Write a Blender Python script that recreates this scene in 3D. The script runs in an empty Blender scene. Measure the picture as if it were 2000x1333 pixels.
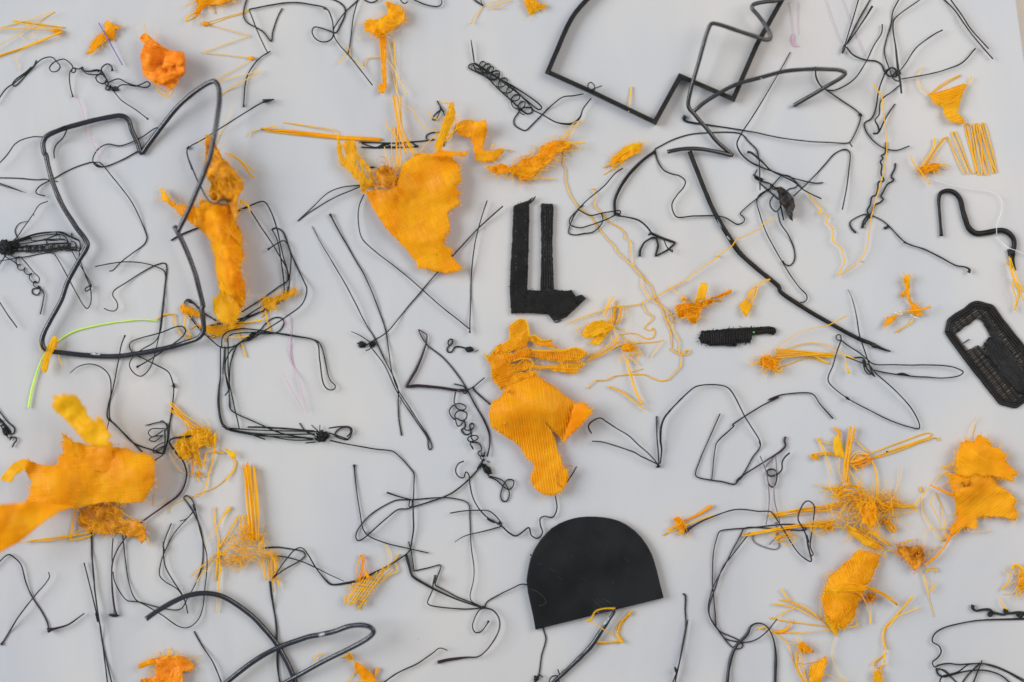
import bpy, math, random, re
import numpy as np
from mathutils import Vector
from mathutils.geometry import delaunay_2d_cdt

SC = bpy.context.scene
COL = SC.collection

# ------------------------------------------------------------------ camera, world, lamps, exposure
S = 0.00015            # metres on the board per photograph pixel (the frame is 0.30 m wide)
CAM_H = 0.55           # camera height over the board
cam = bpy.data.cameras.new('camera')
camo = bpy.data.objects.new('camera', cam); COL.objects.link(camo)
camo.location = (0, 0, CAM_H)
cam.sensor_width = 36.0
cam.lens = 36.0 * CAM_H / (2000 * S)
cam.clip_start, cam.clip_end = 0.01, 20
cam.dof.use_dof = True
cam.dof.focus_distance = CAM_H - 0.0012
cam.dof.aperture_fstop = 1.3
SC.camera = camo

wd = bpy.data.worlds.new('World'); SC.world = wd; wd.use_nodes = True
bg = wd.node_tree.nodes['Background']
bg.inputs[0].default_value = (0.885, 0.938, 1.0, 1)
bg.inputs[1].default_value = 0.39

def lamp(name, loc, aim, size, power, colour, sy=None):
    l = bpy.data.lights.new(name, 'AREA'); l.energy = power; l.color = colour
    l.shape = 'RECTANGLE'; l.size = size; l.size_y = sy or size
    o = bpy.data.objects.new(name, l); COL.objects.link(o); o.location = loc
    o.rotation_euler = (Vector(aim) - Vector(loc)).to_track_quat('-Z', 'Y').to_euler()
    return o
lamp('window_light', (-1.9, 0.45, 1.45), (0, 0, 0), 1.5, 70, (0.93, 0.965, 1.0), 1.4)
lamp('room_light', (0.62, 0.33, 0.75), (0.12, 0.07, 0), 0.6, 6.5, (1.0, 0.90, 0.80))

SC.view_settings.view_transform = 'Standard'
SC.view_settings.look = 'None'
SC.view_settings.exposure = 0.11
SC.view_settings.gamma = 1.0
SC.view_settings.use_curve_mapping = False
SC.cycles.filter_width = 1.6
SC.cycles.max_bounces = 10
SC.cycles.diffuse_bounces = 6
SC.cycles.transmission_bounces = 8

# ------------------------------------------------------------------ materials
def mat(name):
    m = bpy.data.materials.new(name); m.use_nodes = True
    nt = m.node_tree
    return m, nt, nt.nodes['Principled BSDF'], nt.nodes['Material Output']
def nd(nt, t, **kw):
    n = nt.nodes.new(t)
    for k, v in kw.items(): setattr(n, k, v)
    return n
def noise_ramp(nt, scale, c0, c1, lo=0.35, hi=0.65, detail=4):
    tc = nd(nt, 'ShaderNodeTexCoord'); n = nd(nt, 'ShaderNodeTexNoise')
    n.inputs['Scale'].default_value = scale; n.inputs['Detail'].default_value = detail
    nt.links.new(tc.outputs['Object'], n.inputs['Vector'])
    r = nd(nt, 'ShaderNodeValToRGB')
    r.color_ramp.elements[0].position = lo; r.color_ramp.elements[0].color = (*c0, 1)
    r.color_ramp.elements[1].position = hi; r.color_ramp.elements[1].color = (*c1, 1)
    nt.links.new(n.outputs['Fac'], r.inputs[0])
    return tc, n, r
def bump(nt, tc, scale, strength, dist, shader):
    n = nd(nt, 'ShaderNodeTexNoise'); n.inputs['Scale'].default_value = scale; n.inputs['Detail'].default_value = 3
    nt.links.new(tc.outputs['Object'], n.inputs['Vector'])
    b = nd(nt, 'ShaderNodeBump'); b.inputs['Strength'].default_value = strength; b.inputs['Distance'].default_value = dist
    nt.links.new(n.outputs['Fac'], b.inputs['Height'])
    nt.links.new(b.outputs['Normal'], shader.inputs['Normal'])
    return b
def plastic(name, c0, c1, rough, scale=250, spec=0.5, b=0.25):
    m, nt, p, out = mat(name)
    tc, n, r = noise_ramp(nt, scale, c0, c1)
    nt.links.new(r.outputs[0], p.inputs['Base Color'])
    p.inputs['Roughness'].default_value = rough
    p.inputs['Specular IOR Level'].default_value = spec
    if b: bump(nt, tc, 2500, b, 0.0002, p)
    return m
def clear_plastic(name, c0, c1, ct, fac, rough=0.38, scale=220, b=0.35, glass=0.0, detail=4):
    """thin translucent plastic: reflected and transmitted diffuse light, with a soft gloss"""
    m, nt, p, out = mat(name)
    tc, n, r = noise_ramp(nt, scale, c0, c1, detail=detail)
    nt.links.new(r.outputs[0], p.inputs['Base Color'])
    p.inputs['Roughness'].default_value = rough
    p.inputs['Specular IOR Level'].default_value = 0.25
    bn = bump(nt, tc, 3200, b, 0.00025, p)
    t = nd(nt, 'ShaderNodeBsdfTranslucent'); t.inputs['Color'].default_value = (*ct, 1)
    nt.links.new(bn.outputs['Normal'], t.inputs['Normal'])
    mx = nd(nt, 'ShaderNodeMixShader'); mx.inputs[0].default_value = fac
    nt.links.new(p.outputs[0], mx.inputs[1]); nt.links.new(t.outputs[0], mx.inputs[2])
    last = mx
    if glass:
        g = nd(nt, 'ShaderNodeBsdfTransparent'); g.inputs['Color'].default_value = (min(1, ct[0] * 1.1), min(1, ct[1] * 1.6), min(1, ct[2] * 4 + 0.1), 1)
        m2 = nd(nt, 'ShaderNodeMixShader'); m2.inputs[0].default_value = glass
        nt.links.new(mx.outputs[0], m2.inputs[1]); nt.links.new(g.outputs[0], m2.inputs[2]); last = m2
    nt.links.new(last.outputs[0], out.inputs['Surface'])
    return m

M = {}
M['black'] = plastic('black_plastic_thread', (0.005, 0.008, 0.007), (0.012, 0.016, 0.015), 0.45, spec=0.22)
M['dark'] = plastic('black_plastic_filament', (0.008, 0.008, 0.010), (0.016, 0.017, 0.021), 0.34, 120, 0.35)
M['steel'] = plastic('slate_plastic_filament', (0.006, 0.007, 0.012), (0.012, 0.014, 0.022), 0.25, 120, 0.6)
M['plate'] = plastic('black_plate_plastic', (0.004, 0.0045, 0.0055), (0.010, 0.011, 0.012), 0.40, 90, 0.18)
M['rough'] = plastic('black_rough_plastic', (0.005, 0.005, 0.005), (0.013, 0.012, 0.012), 0.5, 400, 0.2)
M['seed'] = plastic('brown_black_plastic', (0.008, 0.007, 0.006), (0.026, 0.021, 0.018), 0.5, 500, 0.25)
M['mauve'] = plastic('mauve_grey_thread', (0.10, 0.075, 0.10), (0.16, 0.12, 0.15), 0.4)
M['plum'] = plastic('plum_black_filament', (0.012, 0.006, 0.011), (0.026, 0.013, 0.021), 0.35, spec=0.3)
M['violet'] = plastic('violet_plastic', (0.09, 0.07, 0.28), (0.14, 0.10, 0.36), 0.4)
M['scuff'] = plastic('whitened_plastic', (0.10, 0.11, 0.13), (0.42, 0.45, 0.50), 0.35, 900)
M['speck'] = plastic('green_plastic', (0.10, 0.55, 0.05), (0.14, 0.65, 0.08), 0.35)
M['white'] = plastic('white_thread', (0.52, 0.52, 0.53), (0.62, 0.62, 0.63), 0.4)
M['orange'] = clear_plastic('orange_translucent_plastic', (0.86, 0.37, 0.003), (0.98, 0.60, 0.012), (0.99, 0.55, 0.006), 0.58, scale=130, detail=9, glass=0.06)
M['fibre'] = clear_plastic('orange_fibre_plastic', (0.91, 0.52, 0.010), (0.97, 0.65, 0.032), (0.97, 0.62, 0.018), 0.5, glass=0.24)
M['film'] = clear_plastic('yellow_orange_film', (0.88, 0.47, 0.008), (0.97, 0.66, 0.03), (0.97, 0.62, 0.014), 0.54, glass=0.28, scale=120, detail=8)
M['web'] = clear_plastic('yellow_web_film', (0.90, 0.47, 0.02), (0.96, 0.58, 0.05), (0.96, 0.56, 0.04), 0.5, glass=0.45, scale=90, detail=6)
M['pale'] = clear_plastic('pale_orange_fibre', (0.92, 0.58, 0.10), (0.96, 0.68, 0.18), (0.96, 0.66, 0.14), 0.45, glass=0.30)
M['red'] = clear_plastic('red_orange_plastic', (0.88, 0.30, 0.012), (0.97, 0.42, 0.03), (0.97, 0.38, 0.02), 0.45)
M['brown'] = clear_plastic('brown_orange_plastic', (0.50, 0.21, 0.012), (0.88, 0.42, 0.02), (0.88, 0.40, 0.01), 0.42, scale=350)
M['lime'] = clear_plastic('lime_green_filament', (0.68, 0.88, 0.12), (0.76, 0.93, 0.18), (0.74, 0.92, 0.14), 0.35, glass=0.25)
M['slate'] = plastic('slate_grey_filament', (0.007, 0.0065, 0.0065), (0.014, 0.013, 0.015), 0.33, 120, 0.7)
M['gap'] = plastic('painted_gap_shade', (0.035, 0.028, 0.023), (0.07, 0.057, 0.047), 0.5, 600)  # brown painted to look like shaded board between ribs
M['scratch'] = plastic('dull_scratch', (0.035, 0.036, 0.04), (0.06, 0.062, 0.07), 0.5)
M['pink'] = clear_plastic('pink_thread', (0.72, 0.42, 0.57), (0.78, 0.50, 0.63), (0.82, 0.56, 0.67), 0.4, glass=0.45)
M['pinkish'] = clear_plastic('pale_pink_film', (0.78, 0.56, 0.64), (0.80, 0.62, 0.68), (0.85, 0.66, 0.72), 0.4, glass=0.6)

# ------------------------------------------------------------------ from the photograph's pixels to the board
K = 500 / 1960.0
TILE = {'A': (0, 0), 'B': (400, 0), 'C': (850, 0), 'D': (1300, 0), 'E': (1500, 0), 'F': (0, 300), 'G': (300, 300), 'I': (600, 200),
        'J': (950, 200), 'K': (1300, 250), 'L': (1500, 300), 'M': (0, 600), 'N': (300, 560), 'Q': (700, 600), 'R': (1050, 530), 'T': (1500, 560),
        'U': (0, 750), 'V': (0, 993), 'X': (350, 880), 'Y': (350, 993), 'Z': (650, 850), 'a': (750, 993), 'b': (1000, 993), 'c': (1250, 800),
        'd': (1500, 800), 'e': (1500, 993), 'f': (1350, 993)}
def parse(s):
    """'A 10,20 30,40,12 B 5,6': points in one traced tile after another -> [(x, y, height or None)] in pixels of the board"""
    out = []; ox = oy = 0; k = 1.0
    for t in s.split():
        if len(t) == 1 and t.isalpha():
            if t == 'O': ox = oy = 0; k = 1.0
            else: (ox, oy), k = TILE[t], K
            continue
        v = [float(q) for q in t.split(',')]
        out.append((ox + v[0] * k, oy + v[1] * k, v[2] if len(v) > 2 else None))
    return out
def world(p):
    """(n,3) pixels with heights in pixels -> metres on and over the board"""
    p = np.asarray(p, float); f = 1 - p[:, 2] * S / CAM_H
    return np.stack([(p[:, 0] - 1000) * S * f, (666.5 - p[:, 1]) * S * f, p[:, 2] * S], 1)

SOFT = {'orange', 'fibre', 'film', 'pale', 'red', 'brown'}; LIFT = 1.6     # how high the soft scraps stand
def snoise(t, period, seed):
    """smooth 1-D noise in -1..1"""
    r = np.random.default_rng(seed); g = r.uniform(-1, 1, 512)
    u = np.asarray(t) / period; i = np.floor(u).astype(int); f = u - i; f = f * f * (3 - 2 * f)
    return g[i % 512] * (1 - f) + g[(i + 1) % 512] * f
def snoise2(x, y, period, seed):
    r = np.random.default_rng(seed); g = r.uniform(-1, 1, (64, 64))
    u, v = np.asarray(x) / period, np.asarray(y) / period
    i, j = np.floor(u).astype(int), np.floor(v).astype(int); a, b = u - i, v - j
    a = a * a * (3 - 2 * a); b = b * b * (3 - 2 * b)
    G = lambda p, q: g[p % 64, q % 64]
    return (G(i, j) * (1 - a) + G(i + 1, j) * a) * (1 - b) + (G(i, j + 1) * (1 - a) + G(i + 1, j + 1) * a) * b
_seed = [100]
def seed():
    _seed[0] += 1; return _seed[0]

def spline(P, step, kink=False):
    """centripetal Catmull-Rom through the points (kink: straight runs with small rounded corners), resampled at STEP"""
    P = np.asarray(P, float)
    keep = [0] + [i for i in range(1, len(P)) if np.hypot(*(P[i, :2] - P[i - 1, :2])) > 0.3]
    P = P[keep]
    if len(P) < 2: P = np.vstack([P, P[-1] + [0.5, 0.5, 0]])
    if kink and len(P) > 2:
        Q = [P[0]]
        for i in range(1, len(P) - 1):
            a, b = P[i - 1] - P[i], P[i + 1] - P[i]
            la, lb = np.linalg.norm(a), np.linalg.norm(b); d = min(4.0, 0.35 * la, 0.35 * lb)
            s0, s1 = P[i] + a / la * d, P[i] + b / lb * d
            for t in (0, 0.33, 0.67, 1): Q.append((1 - t) ** 2 * s0 + 2 * t * (1 - t) * P[i] + t * t * s1)
        Q.append(P[-1]); D = np.array(Q)
    elif len(P) == 2: D = P
    else:
        E = np.vstack([2 * P[0] - P[1], P, 2 * P[-1] - P[-2]]); D = []
        for i in range(1, len(E) - 2):
            p0, p1, p2, p3 = E[i - 1:i + 3]
            t0 = 0; t1 = t0 + max(1e-3, np.linalg.norm(p1 - p0)) ** .5; t2 = t1 + max(1e-3, np.linalg.norm(p2 - p1)) ** .5; t3 = t2 + max(1e-3, np.linalg.norm(p3 - p2)) ** .5
            n = max(2, int(np.linalg.norm(p2 - p1) / 2.0))
            t = np.linspace(t1, t2, n, endpoint=False)[:, None]
            A1 = (t1 - t) / (t1 - t0) * p0 + (t - t0) / (t1 - t0) * p1; A2 = (t2 - t) / (t2 - t1) * p1 + (t - t1) / (t2 - t1) * p2; A3 = (t3 - t) / (t3 - t2) * p2 + (t - t2) / (t3 - t2) * p3
            B1 = (t2 - t) / (t2 - t0) * A1 + (t - t0) / (t2 - t0) * A2; B2 = (t3 - t) / (t3 - t1) * A2 + (t - t1) / (t3 - t1) * A3
            D.append((t2 - t) / (t2 - t1) * B1 + (t - t1) / (t2 - t1) * B2)
        D = np.vstack(D + [P[-1:]])
    L = np.concatenate([[0], np.cumsum(np.linalg.norm(np.diff(D, axis=0), axis=1))])
    n = max(3, int(L[-1] / step) + 1)
    t = np.linspace(0, L[-1], n)
    if kink: t = np.unique(np.concatenate([t, L]))
    return np.stack([np.interp(t, L, D[:, i]) for i in range(3)], 1), t

def sweep(W, rad, n, flat=1.0, closed=False):
    """tube through world points W; flat squeezes it vertically"""
    T = np.gradient(W, axis=0); T /= np.maximum(np.linalg.norm(T, axis=1), 1e-12)[:, None]
    up = np.array([0, 0, 1.0]); X = np.cross(T, up); lx = np.linalg.norm(X, axis=1)
    X[lx < 1e-3] = (1, 0, 0); X /= np.maximum(np.linalg.norm(X, axis=1), 1e-9)[:, None]
    Y = np.cross(X, T)
    a = np.arange(n) * 2 * np.pi / n + np.pi / n
    V = W[:, None, :] + rad[:, None, None] * (np.cos(a)[None, :, None] * X[:, None, :] + flat * np.sin(a)[None, :, None] * Y[:, None, :])
    m = len(W); V = V.reshape(-1, 3)
    i = np.arange(m - 1)[:, None] * n; j = np.arange(n)[None, :]; j2 = (j + 1) % n
    F = np.stack([i + j, i + j2, i + n + j2, i + n + j], -1).reshape(-1, 4).tolist()
    F.append(list(range(n))[::-1]); F.append(list(range((m - 1) * n, m * n)))
    return V, F

def part(name, V, F, m, kind=None, label=None, smooth=True):
    return dict(name=name, V=np.asarray(V), F=F, m=m, kind=kind, label=label, smooth=smooth)
def join(name, items, m, kind='stuff'):
    Vs, Fs, o = [], [], 0
    for V, F in items:
        Vs.append(V); Fs += [[q + o for q in f] for f in F]; o += len(V)
    return part(name, np.vstack(Vs), Fs, m, kind)

def rod(s, r=1.4, z=None, lift=13.0, kink=False, ends='', n=None, flat=1.0, wob=0.10, m=None, sides=None):
    """one strand as (V, F): traced path, radius in pixels (or a list of radii along it), base height, how far it waves off the board"""
    P = parse(s) if isinstance(s, str) else s
    rr = np.atleast_1d(np.asarray(r, float)); rr = np.where(rr < 2.3, rr * 0.86, rr); r0 = float(rr.max())
    z0 = r0 + 0.2 if z is None else z
    sd = seed()
    zs = [p[2] for p in P]; idx = [i for i, q in enumerate(zs) if q is not None]
    xy = np.array([(p[0], p[1]) for p in P])
    cum = np.concatenate([[0], np.cumsum(np.hypot(*np.diff(xy, axis=0).T))])
    if idx: zz = np.interp(cum, cum[idx], [zs[i] for i in idx])
    else: zz = np.full(len(P), z0)
    D, t = spline(np.column_stack([xy, zz]), max(2.0, min(4.0, 1.2 * r0)), kink)
    D[:, 2] += lift * np.clip(0.45 + 0.75 * snoise(t, 85, sd), 0, 1)
    D[:, :2] += np.stack([snoise(t, 22, sd + 5000), snoise(t, 22, sd + 7000)], 1) * 0.35
    rad = np.interp(np.linspace(0, 1, len(t)), np.linspace(0, 1, len(rr)), rr) * (1 + wob * snoise(t, 14, sd + 900))
    for e in ends:
        d = t if e == 's' else t[-1] - t
        rad *= 1 + 0.9 * np.exp(-(d / (3.2 * r0)) ** 2)
        if e == 't': pass
    D[:, 2] = np.maximum(D[:, 2], rad * flat + 0.1)
    if n is None: n = 6 if r0 < 2.6 else 12
    return sweep(world(D), rad * S, n, flat)
def strand(s, r=1.4, m='black', name='strand', **k):
    if m in SOFT:
        s = [(x, y, None if h is None else h * LIFT) for x, y, h in (parse(s) if isinstance(s, str) else s)]
        if k.get('z') is not None: k['z'] *= LIFT
        if m == 'orange' and np.max(r) < 2.7: m = 'fibre'
        if m in ('fibre', 'pale'): r = np.asarray(r) * 0.88
    V, F = rod(s, r, **k); return part(name, V, F, m)

def coil(s, R, pitch, r=1.2, m='black', z=None, name='curl', jit=0.35):
    """a strand that loops along the traced path"""
    P = [(a, b, 0) for a, b, _ in parse(s)]
    D, t = spline(np.array(P, float), 1.5); sd = seed()
    ph = 2 * np.pi * (t / pitch) + 1.6 * snoise(t, pitch * 2, sd)
    RR = R * (1 + jit * snoise(t, pitch * 1.3, sd + 1))
    T = np.gradient(D[:, :2], axis=0); T /= np.maximum(np.hypot(*T.T), 1e-9)[:, None]; N = np.stack([-T[:, 1], T[:, 0]], 1)
    Q = D[:, :2] + RR[:, None] * (np.cos(ph)[:, None] * N + 0.9 * np.sin(ph)[:, None] * T)
    zz = (r + 0.5 if z is None else z) + 2.2 * r * (1 + np.sin(ph * 1.0 + 0.7))
    return strand([(q[0], q[1], h) for q, h in zip(Q[::2], zz[::2])], r, m, name, lift=0)
def knot(s, rx, ry, ang, h, r=1.1, m='black', turns=60, name='knot'):
    """a ball of one tangled strand"""
    x, y, _ = parse(s)[0]; rg = np.random.default_rng(seed()); P = []
    a = 0.0
    for i in range(turns):
        a += rg.uniform(1.3, 2.9); q = rg.uniform(0.08, 1.0)
        u, v = rx * q * math.cos(a), ry * q * math.sin(a)
        P.append((x + u * math.cos(ang) - v * math.sin(ang), y + u * math.sin(ang) + v * math.cos(ang), r + h * rg.uniform(0, 1) * (1.15 - q * 0.6)))
    return strand(P, r, m, name, lift=0)

def inside(px, py, poly):
    x, y = poly[:, 0], poly[:, 1]; c = np.zeros(len(px), bool); j = len(poly) - 1
    for i in range(len(poly)):
        yi, yj = y[i], y[j]
        if yi != yj:
            k = ((yi > py) != (yj > py)) & (px < (x[j] - x[i]) * (py - yi) / (yj - yi) + x[i]); c ^= k
        j = i
    return c
def ragged(poly, amp, sd, step=3.5):
    P = np.array([(a, b, 0) for a, b, _ in poly] + [(poly[0][0], poly[0][1], 0)], float)
    out = []; rg = np.random.default_rng(sd)
    for i in range(len(P) - 1):
        n = max(1, int(np.hypot(*(P[i + 1] - P[i])[:2]) / step))
        for t in range(n): out.append(P[i] + (P[i + 1] - P[i]) * t / n)
    out = np.array(out)[:, :2]
    T = np.roll(out, -1, 0) - np.roll(out, 1, 0); T /= np.maximum(np.hypot(*T.T), 1e-6)[:, None]
    N = np.stack([-T[:, 1], T[:, 0]], 1); t = np.arange(len(out)) * step
    a = amp * (0.6 * snoise(t, 11, sd) + 0.6 * rg.uniform(-1, 1, len(out)) * (snoise(t, 60, sd + 3) > -0.1))
    return out + N * a[:, None]

class Sheet:
    """a thin crumpled piece traced by its outline; gives its film, its extrusion lines and its frayed fuzz"""
    def __init__(self, s, z=5, amp=4, scale=45, bumps='', rag=1.7, tilt=(0, 0), fine=1.0):
        self.poly = parse(s); self.sd = seed(); k = LIFT if amp > 1.2 else 1.0; self.z, self.amp, self.scale, self.tilt, self.fine = z * k, amp * (1.35 if k > 1 else 1), scale, tilt, fine
        self.B = []
        tile = ''
        for t in bumps.split():
            if len(t) == 1 and t.isalpha(): tile = t; continue
            x, y, h, w = [float(q) for q in t.split(',')]; h *= 1.5
            if tile == 'O': self.B.append((x, y, h, w))
            else: self.B.append((TILE[tile][0] + x * K, TILE[tile][1] + y * K, h, w * K))
        self.edge = ragged(self.poly, rag, self.sd)
        self.c = self.edge.mean(0); self.lo, self.hi = self.edge.min(0), self.edge.max(0)
    def h(self, x, y):
        z = self.z + self.amp * (snoise2(x, y, self.scale, self.sd) * 0.75 + 0.45 * snoise2(x, y, self.scale * 0.42, self.sd + 1) + self.fine * 0.20 * snoise2(x, y, self.scale * 0.15, self.sd + 2))
        z = z + (x - self.c[0]) * self.tilt[0] + (y - self.c[1]) * self.tilt[1]
        for bx, by, bh, bw in self.B: z = z + bh * np.exp(-((x - bx) ** 2 + (y - by) ** 2) / (bw * bw))
        return np.maximum(z, 1.2 + 0.3 * snoise2(x, y, 9, self.sd + 4))
    def film(self, m='orange', th=1.6, grid=5.0, name='sheet', holes=()):
        rg = np.random.default_rng(self.sd + 9)
        gx, gy = np.meshgrid(np.arange(self.lo[0], self.hi[0], grid), np.arange(self.lo[1], self.hi[1], grid))
        g = np.stack([gx.ravel(), gy.ravel()], 1) + rg.uniform(-.3, .3, (gx.size, 2)) * grid
        g = g[inside(g[:, 0], g[:, 1], self.edge)]
        rings = [self.edge]
        for hs in holes:
            e = ragged(parse(hs), 0.8, seed()); rings.append(e); g = g[~inside(g[:, 0], g[:, 1], e)]
        pts, edges, o = [], [], 0
        for R in rings:
            n = len(R); pts += R.tolist(); edges += [(o + i, o + (i + 1) % n) for i in range(n)]; o += n
        pts += g.tolist()
        v, _, f, *_ = delaunay_2d_cdt([Vector(p) for p in pts], edges, [], 0, 1e-5)
        v = np.array([(p[0], p[1]) for p in v]); f = np.array([t for t in f if len(t) == 3])
        c = v[f].mean(1); ok = inside(c[:, 0], c[:, 1], self.edge)
        for R in rings[1:]: ok &= ~inside(c[:, 0], c[:, 1], R)
        f = f[ok]; used = np.unique(f); re_ = -np.ones(len(v), int); re_[used] = np.arange(len(used)); v = v[used]; f = re_[f]
        a, b, d = v[f[:, 0]], v[f[:, 1]], v[f[:, 2]]
        fl = ((b - a)[:, 0] * (d - a)[:, 1] - (b - a)[:, 1] * (d - a)[:, 0]) > 0
        f[fl] = f[fl][:, ::-1]          # pixel y runs down: make the top face up
        z = self.h(v[:, 0], v[:, 1]); n = len(v)
        top = world(np.column_stack([v, z + th / 2])); bot = world(np.column_stack([v, np.maximum(z - th / 2, 0.15)]))
        from collections import Counter
        E = Counter(); D = {}
        for t in f.tolist():
            for i in range(3):
                p, q = t[i], t[(i + 1) % 3]; E[(min(p, q), max(p, q))] += 1; D[(min(p, q), max(p, q))] = (p, q)
        F = f.tolist() + (f[:, ::-1] + n).tolist()
        for e, k in E.items():
            if k == 1: p, q = D[e]; F.append([q, p, p + n, q + n])
        return part(name, np.vstack([top, bot]), F, m)
    def lines(self, ang, gap=4.2, r=0.9, m='fibre', dz=1.0, name='extrusion_lines', step=6.0, keep=1.0, wav=0.5, both=False, holes=()):
        """the printed lines of plastic that make up the sheet"""
        if m in SOFT: r *= 0.86; dz *= 0.75
        items = []; rg = np.random.default_rng(self.sd + 31); hp = [np.array([(a, b) for a, b, _ in parse(q)]) for q in holes]
        for A in ([ang, ang + 90] if both else [ang]):
            ca, sa = math.cos(math.radians(A)), math.sin(math.radians(A))
            ext = np.hypot(*(self.hi - self.lo)) / 2 + 5; mid = (self.hi + self.lo) / 2
            u = np.arange(-ext, ext, step / 2)
            for w in np.arange(-ext, ext, gap):
                w2 = w + rg.uniform(-.2, .2) * gap + wav * snoise(u, 40, self.sd + int(w * 7) % 991) 
                x = mid[0] + u * ca - w2 * sa; y = mid[1] + u * sa + w2 * ca
                ok = inside(x, y, self.edge)
                for q in hp: ok &= ~inside(x, y, q)
                if keep < 1: ok &= (snoise(u, 30, self.sd + int(w * 13) % 977) * .5 + .5) < keep
                i = 0
                while i < len(u):
                    if not ok[i]: i += 1; continue
                    j = i
                    while j < len(u) and ok[j]: j += 1
                    if j - i >= 3:
                        k = np.unique(np.r_[np.arange(i, j, 2), j - 1])
                        z = self.h(x[k], y[k]) + dz
                        items.append(sweep(world(np.column_stack([x[k], y[k], z])), np.full(len(k), r * S), 4))
                    i = j
        return join(name, items, m)
    def fuzz(self, n=30, L=14, r=0.6, m='fibre', curl=0.25, edge=True, name='fuzz', hz=6):
        """fine fibres: short curly ones along the torn edge, or long ones matted over the whole piece along its length"""
        rg = np.random.default_rng(self.sd + 77); items = []; soft = m in SOFT
        if m == 'orange': m = 'fibre'
        d0 = self.edge - self.c; w, v = np.linalg.eigh(d0.T @ d0); main = math.atan2(v[1, 1], v[0, 1])
        if soft:
            r *= .74
            if edge: n = int(n * 1.4); curl *= 1.3
            else: n = int(n * 0.55); L *= 2.0; hz *= 0.8
        tries = 0
        while len(items) < n and tries < n * 30:
            tries += 1
            if edge: p = self.edge[rg.integers(len(self.edge))] + rg.normal(0, 1.5, 2)
            else:
                p = self.lo + rg.uniform(0, 1, 2) * (self.hi - self.lo)
                if not inside(p[:1], p[1:], self.edge)[0]: continue
            if edge:
                d = p - self.c; a = math.atan2(d[1], d[0]) + rg.normal(0, 0.9); cu = curl
            elif soft and rg.uniform() < .72: a = main + rg.normal(0, 0.45) + (math.pi if rg.uniform() < .5 else 0); cu = curl * .22
            else: a = rg.uniform(0, 6.283); cu = curl
            k = rg.normal(0, cu); l = L * rg.uniform(.4, 1.6); st = 2.2; z = float(self.h(p[:1], p[1:])[0]) + rg.uniform(0, hz if not edge else 2); dz = rg.normal(0, .22)
            Q = []
            for _ in range(max(3, int(l / st))):
                Q.append((p[0], p[1], max(z, r))); p = p + st * np.array([math.cos(a), math.sin(a)]); k += rg.normal(0, cu * .5); k *= .92; a += k; z += dz
            items.append(sweep(world(np.array(Q)), np.full(len(Q), r * S) * rg.uniform(.7, 1.3), 4))
        return join(name, items, m)
def bundle(a, b, n, r=1.0, m='fibre', bow=4, z=4, hz=6, jit=2.0, mid=None, name='fibre_bundle', zb=None):
    """fibres running side by side from the line A to the line B (through MID)"""
    rg = np.random.default_rng(seed()); items = []
    z *= LIFT; hz *= 1.3; r *= 0.74; n = int(n * 1.25); zb = None if zb is None else zb * LIFT
    lines = [np.array([(p[0], p[1]) for p in parse(q)]) for q in ([a] + ([mid] if mid else []) + [b])]
    def at(Lp, t):
        d = np.concatenate([[0], np.cumsum(np.hypot(*np.diff(Lp, axis=0).T))]) if len(Lp) > 1 else np.array([0.0])
        return np.array([np.interp(t * d[-1], d, Lp[:, 0]), np.interp(t * d[-1], d, Lp[:, 1])]) if len(Lp) > 1 else Lp[0]
    for i in range(n):
        t = (i + .5) / n + rg.normal(0, .3 / n); t = min(1, max(0, t))
        P = [at(q, t if k < len(lines) - 1 else min(1, max(0, t + rg.normal(0, .25 / n)))) + rg.normal(0, jit, 2) for k, q in enumerate(lines)]
        if len(P) == 2:
            d = P[1] - P[0]; nn = np.array([-d[1], d[0]]) / max(1, np.hypot(*d)); P = [P[0], (P[0] + P[1]) / 2 + nn * rg.normal(0, bow), P[1]]
        z0, z1 = z + rg.uniform(0, hz), (zb if zb is not None else z) + rg.uniform(0, hz)
        Q = [(p[0], p[1], z0 + (z1 - z0) * k / (len(P) - 1)) for k, p in enumerate(P)]
        D, _ = spline(np.array(Q), 5.0)
        items.append(sweep(world(D), np.full(len(D), r * S * rg.uniform(.75, 1.25)), 5))
    return join(name, items, m)

# ------------------------------------------------------------------ things
def mesh_of(p, origin):
    me = bpy.data.meshes.new(p['name'])
    me.from_pydata((p['V'] - np.array(origin)).tolist(), [], p['F'])
    if p['smooth']: me.polygons.foreach_set('use_smooth', [True] * len(me.polygons))
    me.materials.append(M[p['m']]); me.update()
    return me
def thing(name, label, cat, parts, group=None):
    """one scrap: a mesh, or an Empty on the board that parents its parts"""
    allv = np.vstack([p['V'] for p in parts]); lo, hi = allv.min(0), allv.max(0)
    org = ((lo[0] + hi[0]) / 2, (lo[1] + hi[1]) / 2, 0.0)
    if len(parts) == 1:
        o = bpy.data.objects.new(name, mesh_of(parts[0], org)); COL.objects.link(o); o.location = org
    else:
        o = bpy.data.objects.new(name, None); o.empty_display_size = 0.01; COL.objects.link(o); o.location = org
        for p in parts:
            c = bpy.data.objects.new(p['name'], mesh_of(p, org)); COL.objects.link(c); c.parent = o
            if p['kind']: c['kind'] = p['kind']
            if p['label']: c['label'] = p['label']
    o['label'] = label; o['category'] = cat
    if group: o['group'] = group
    return o
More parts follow.
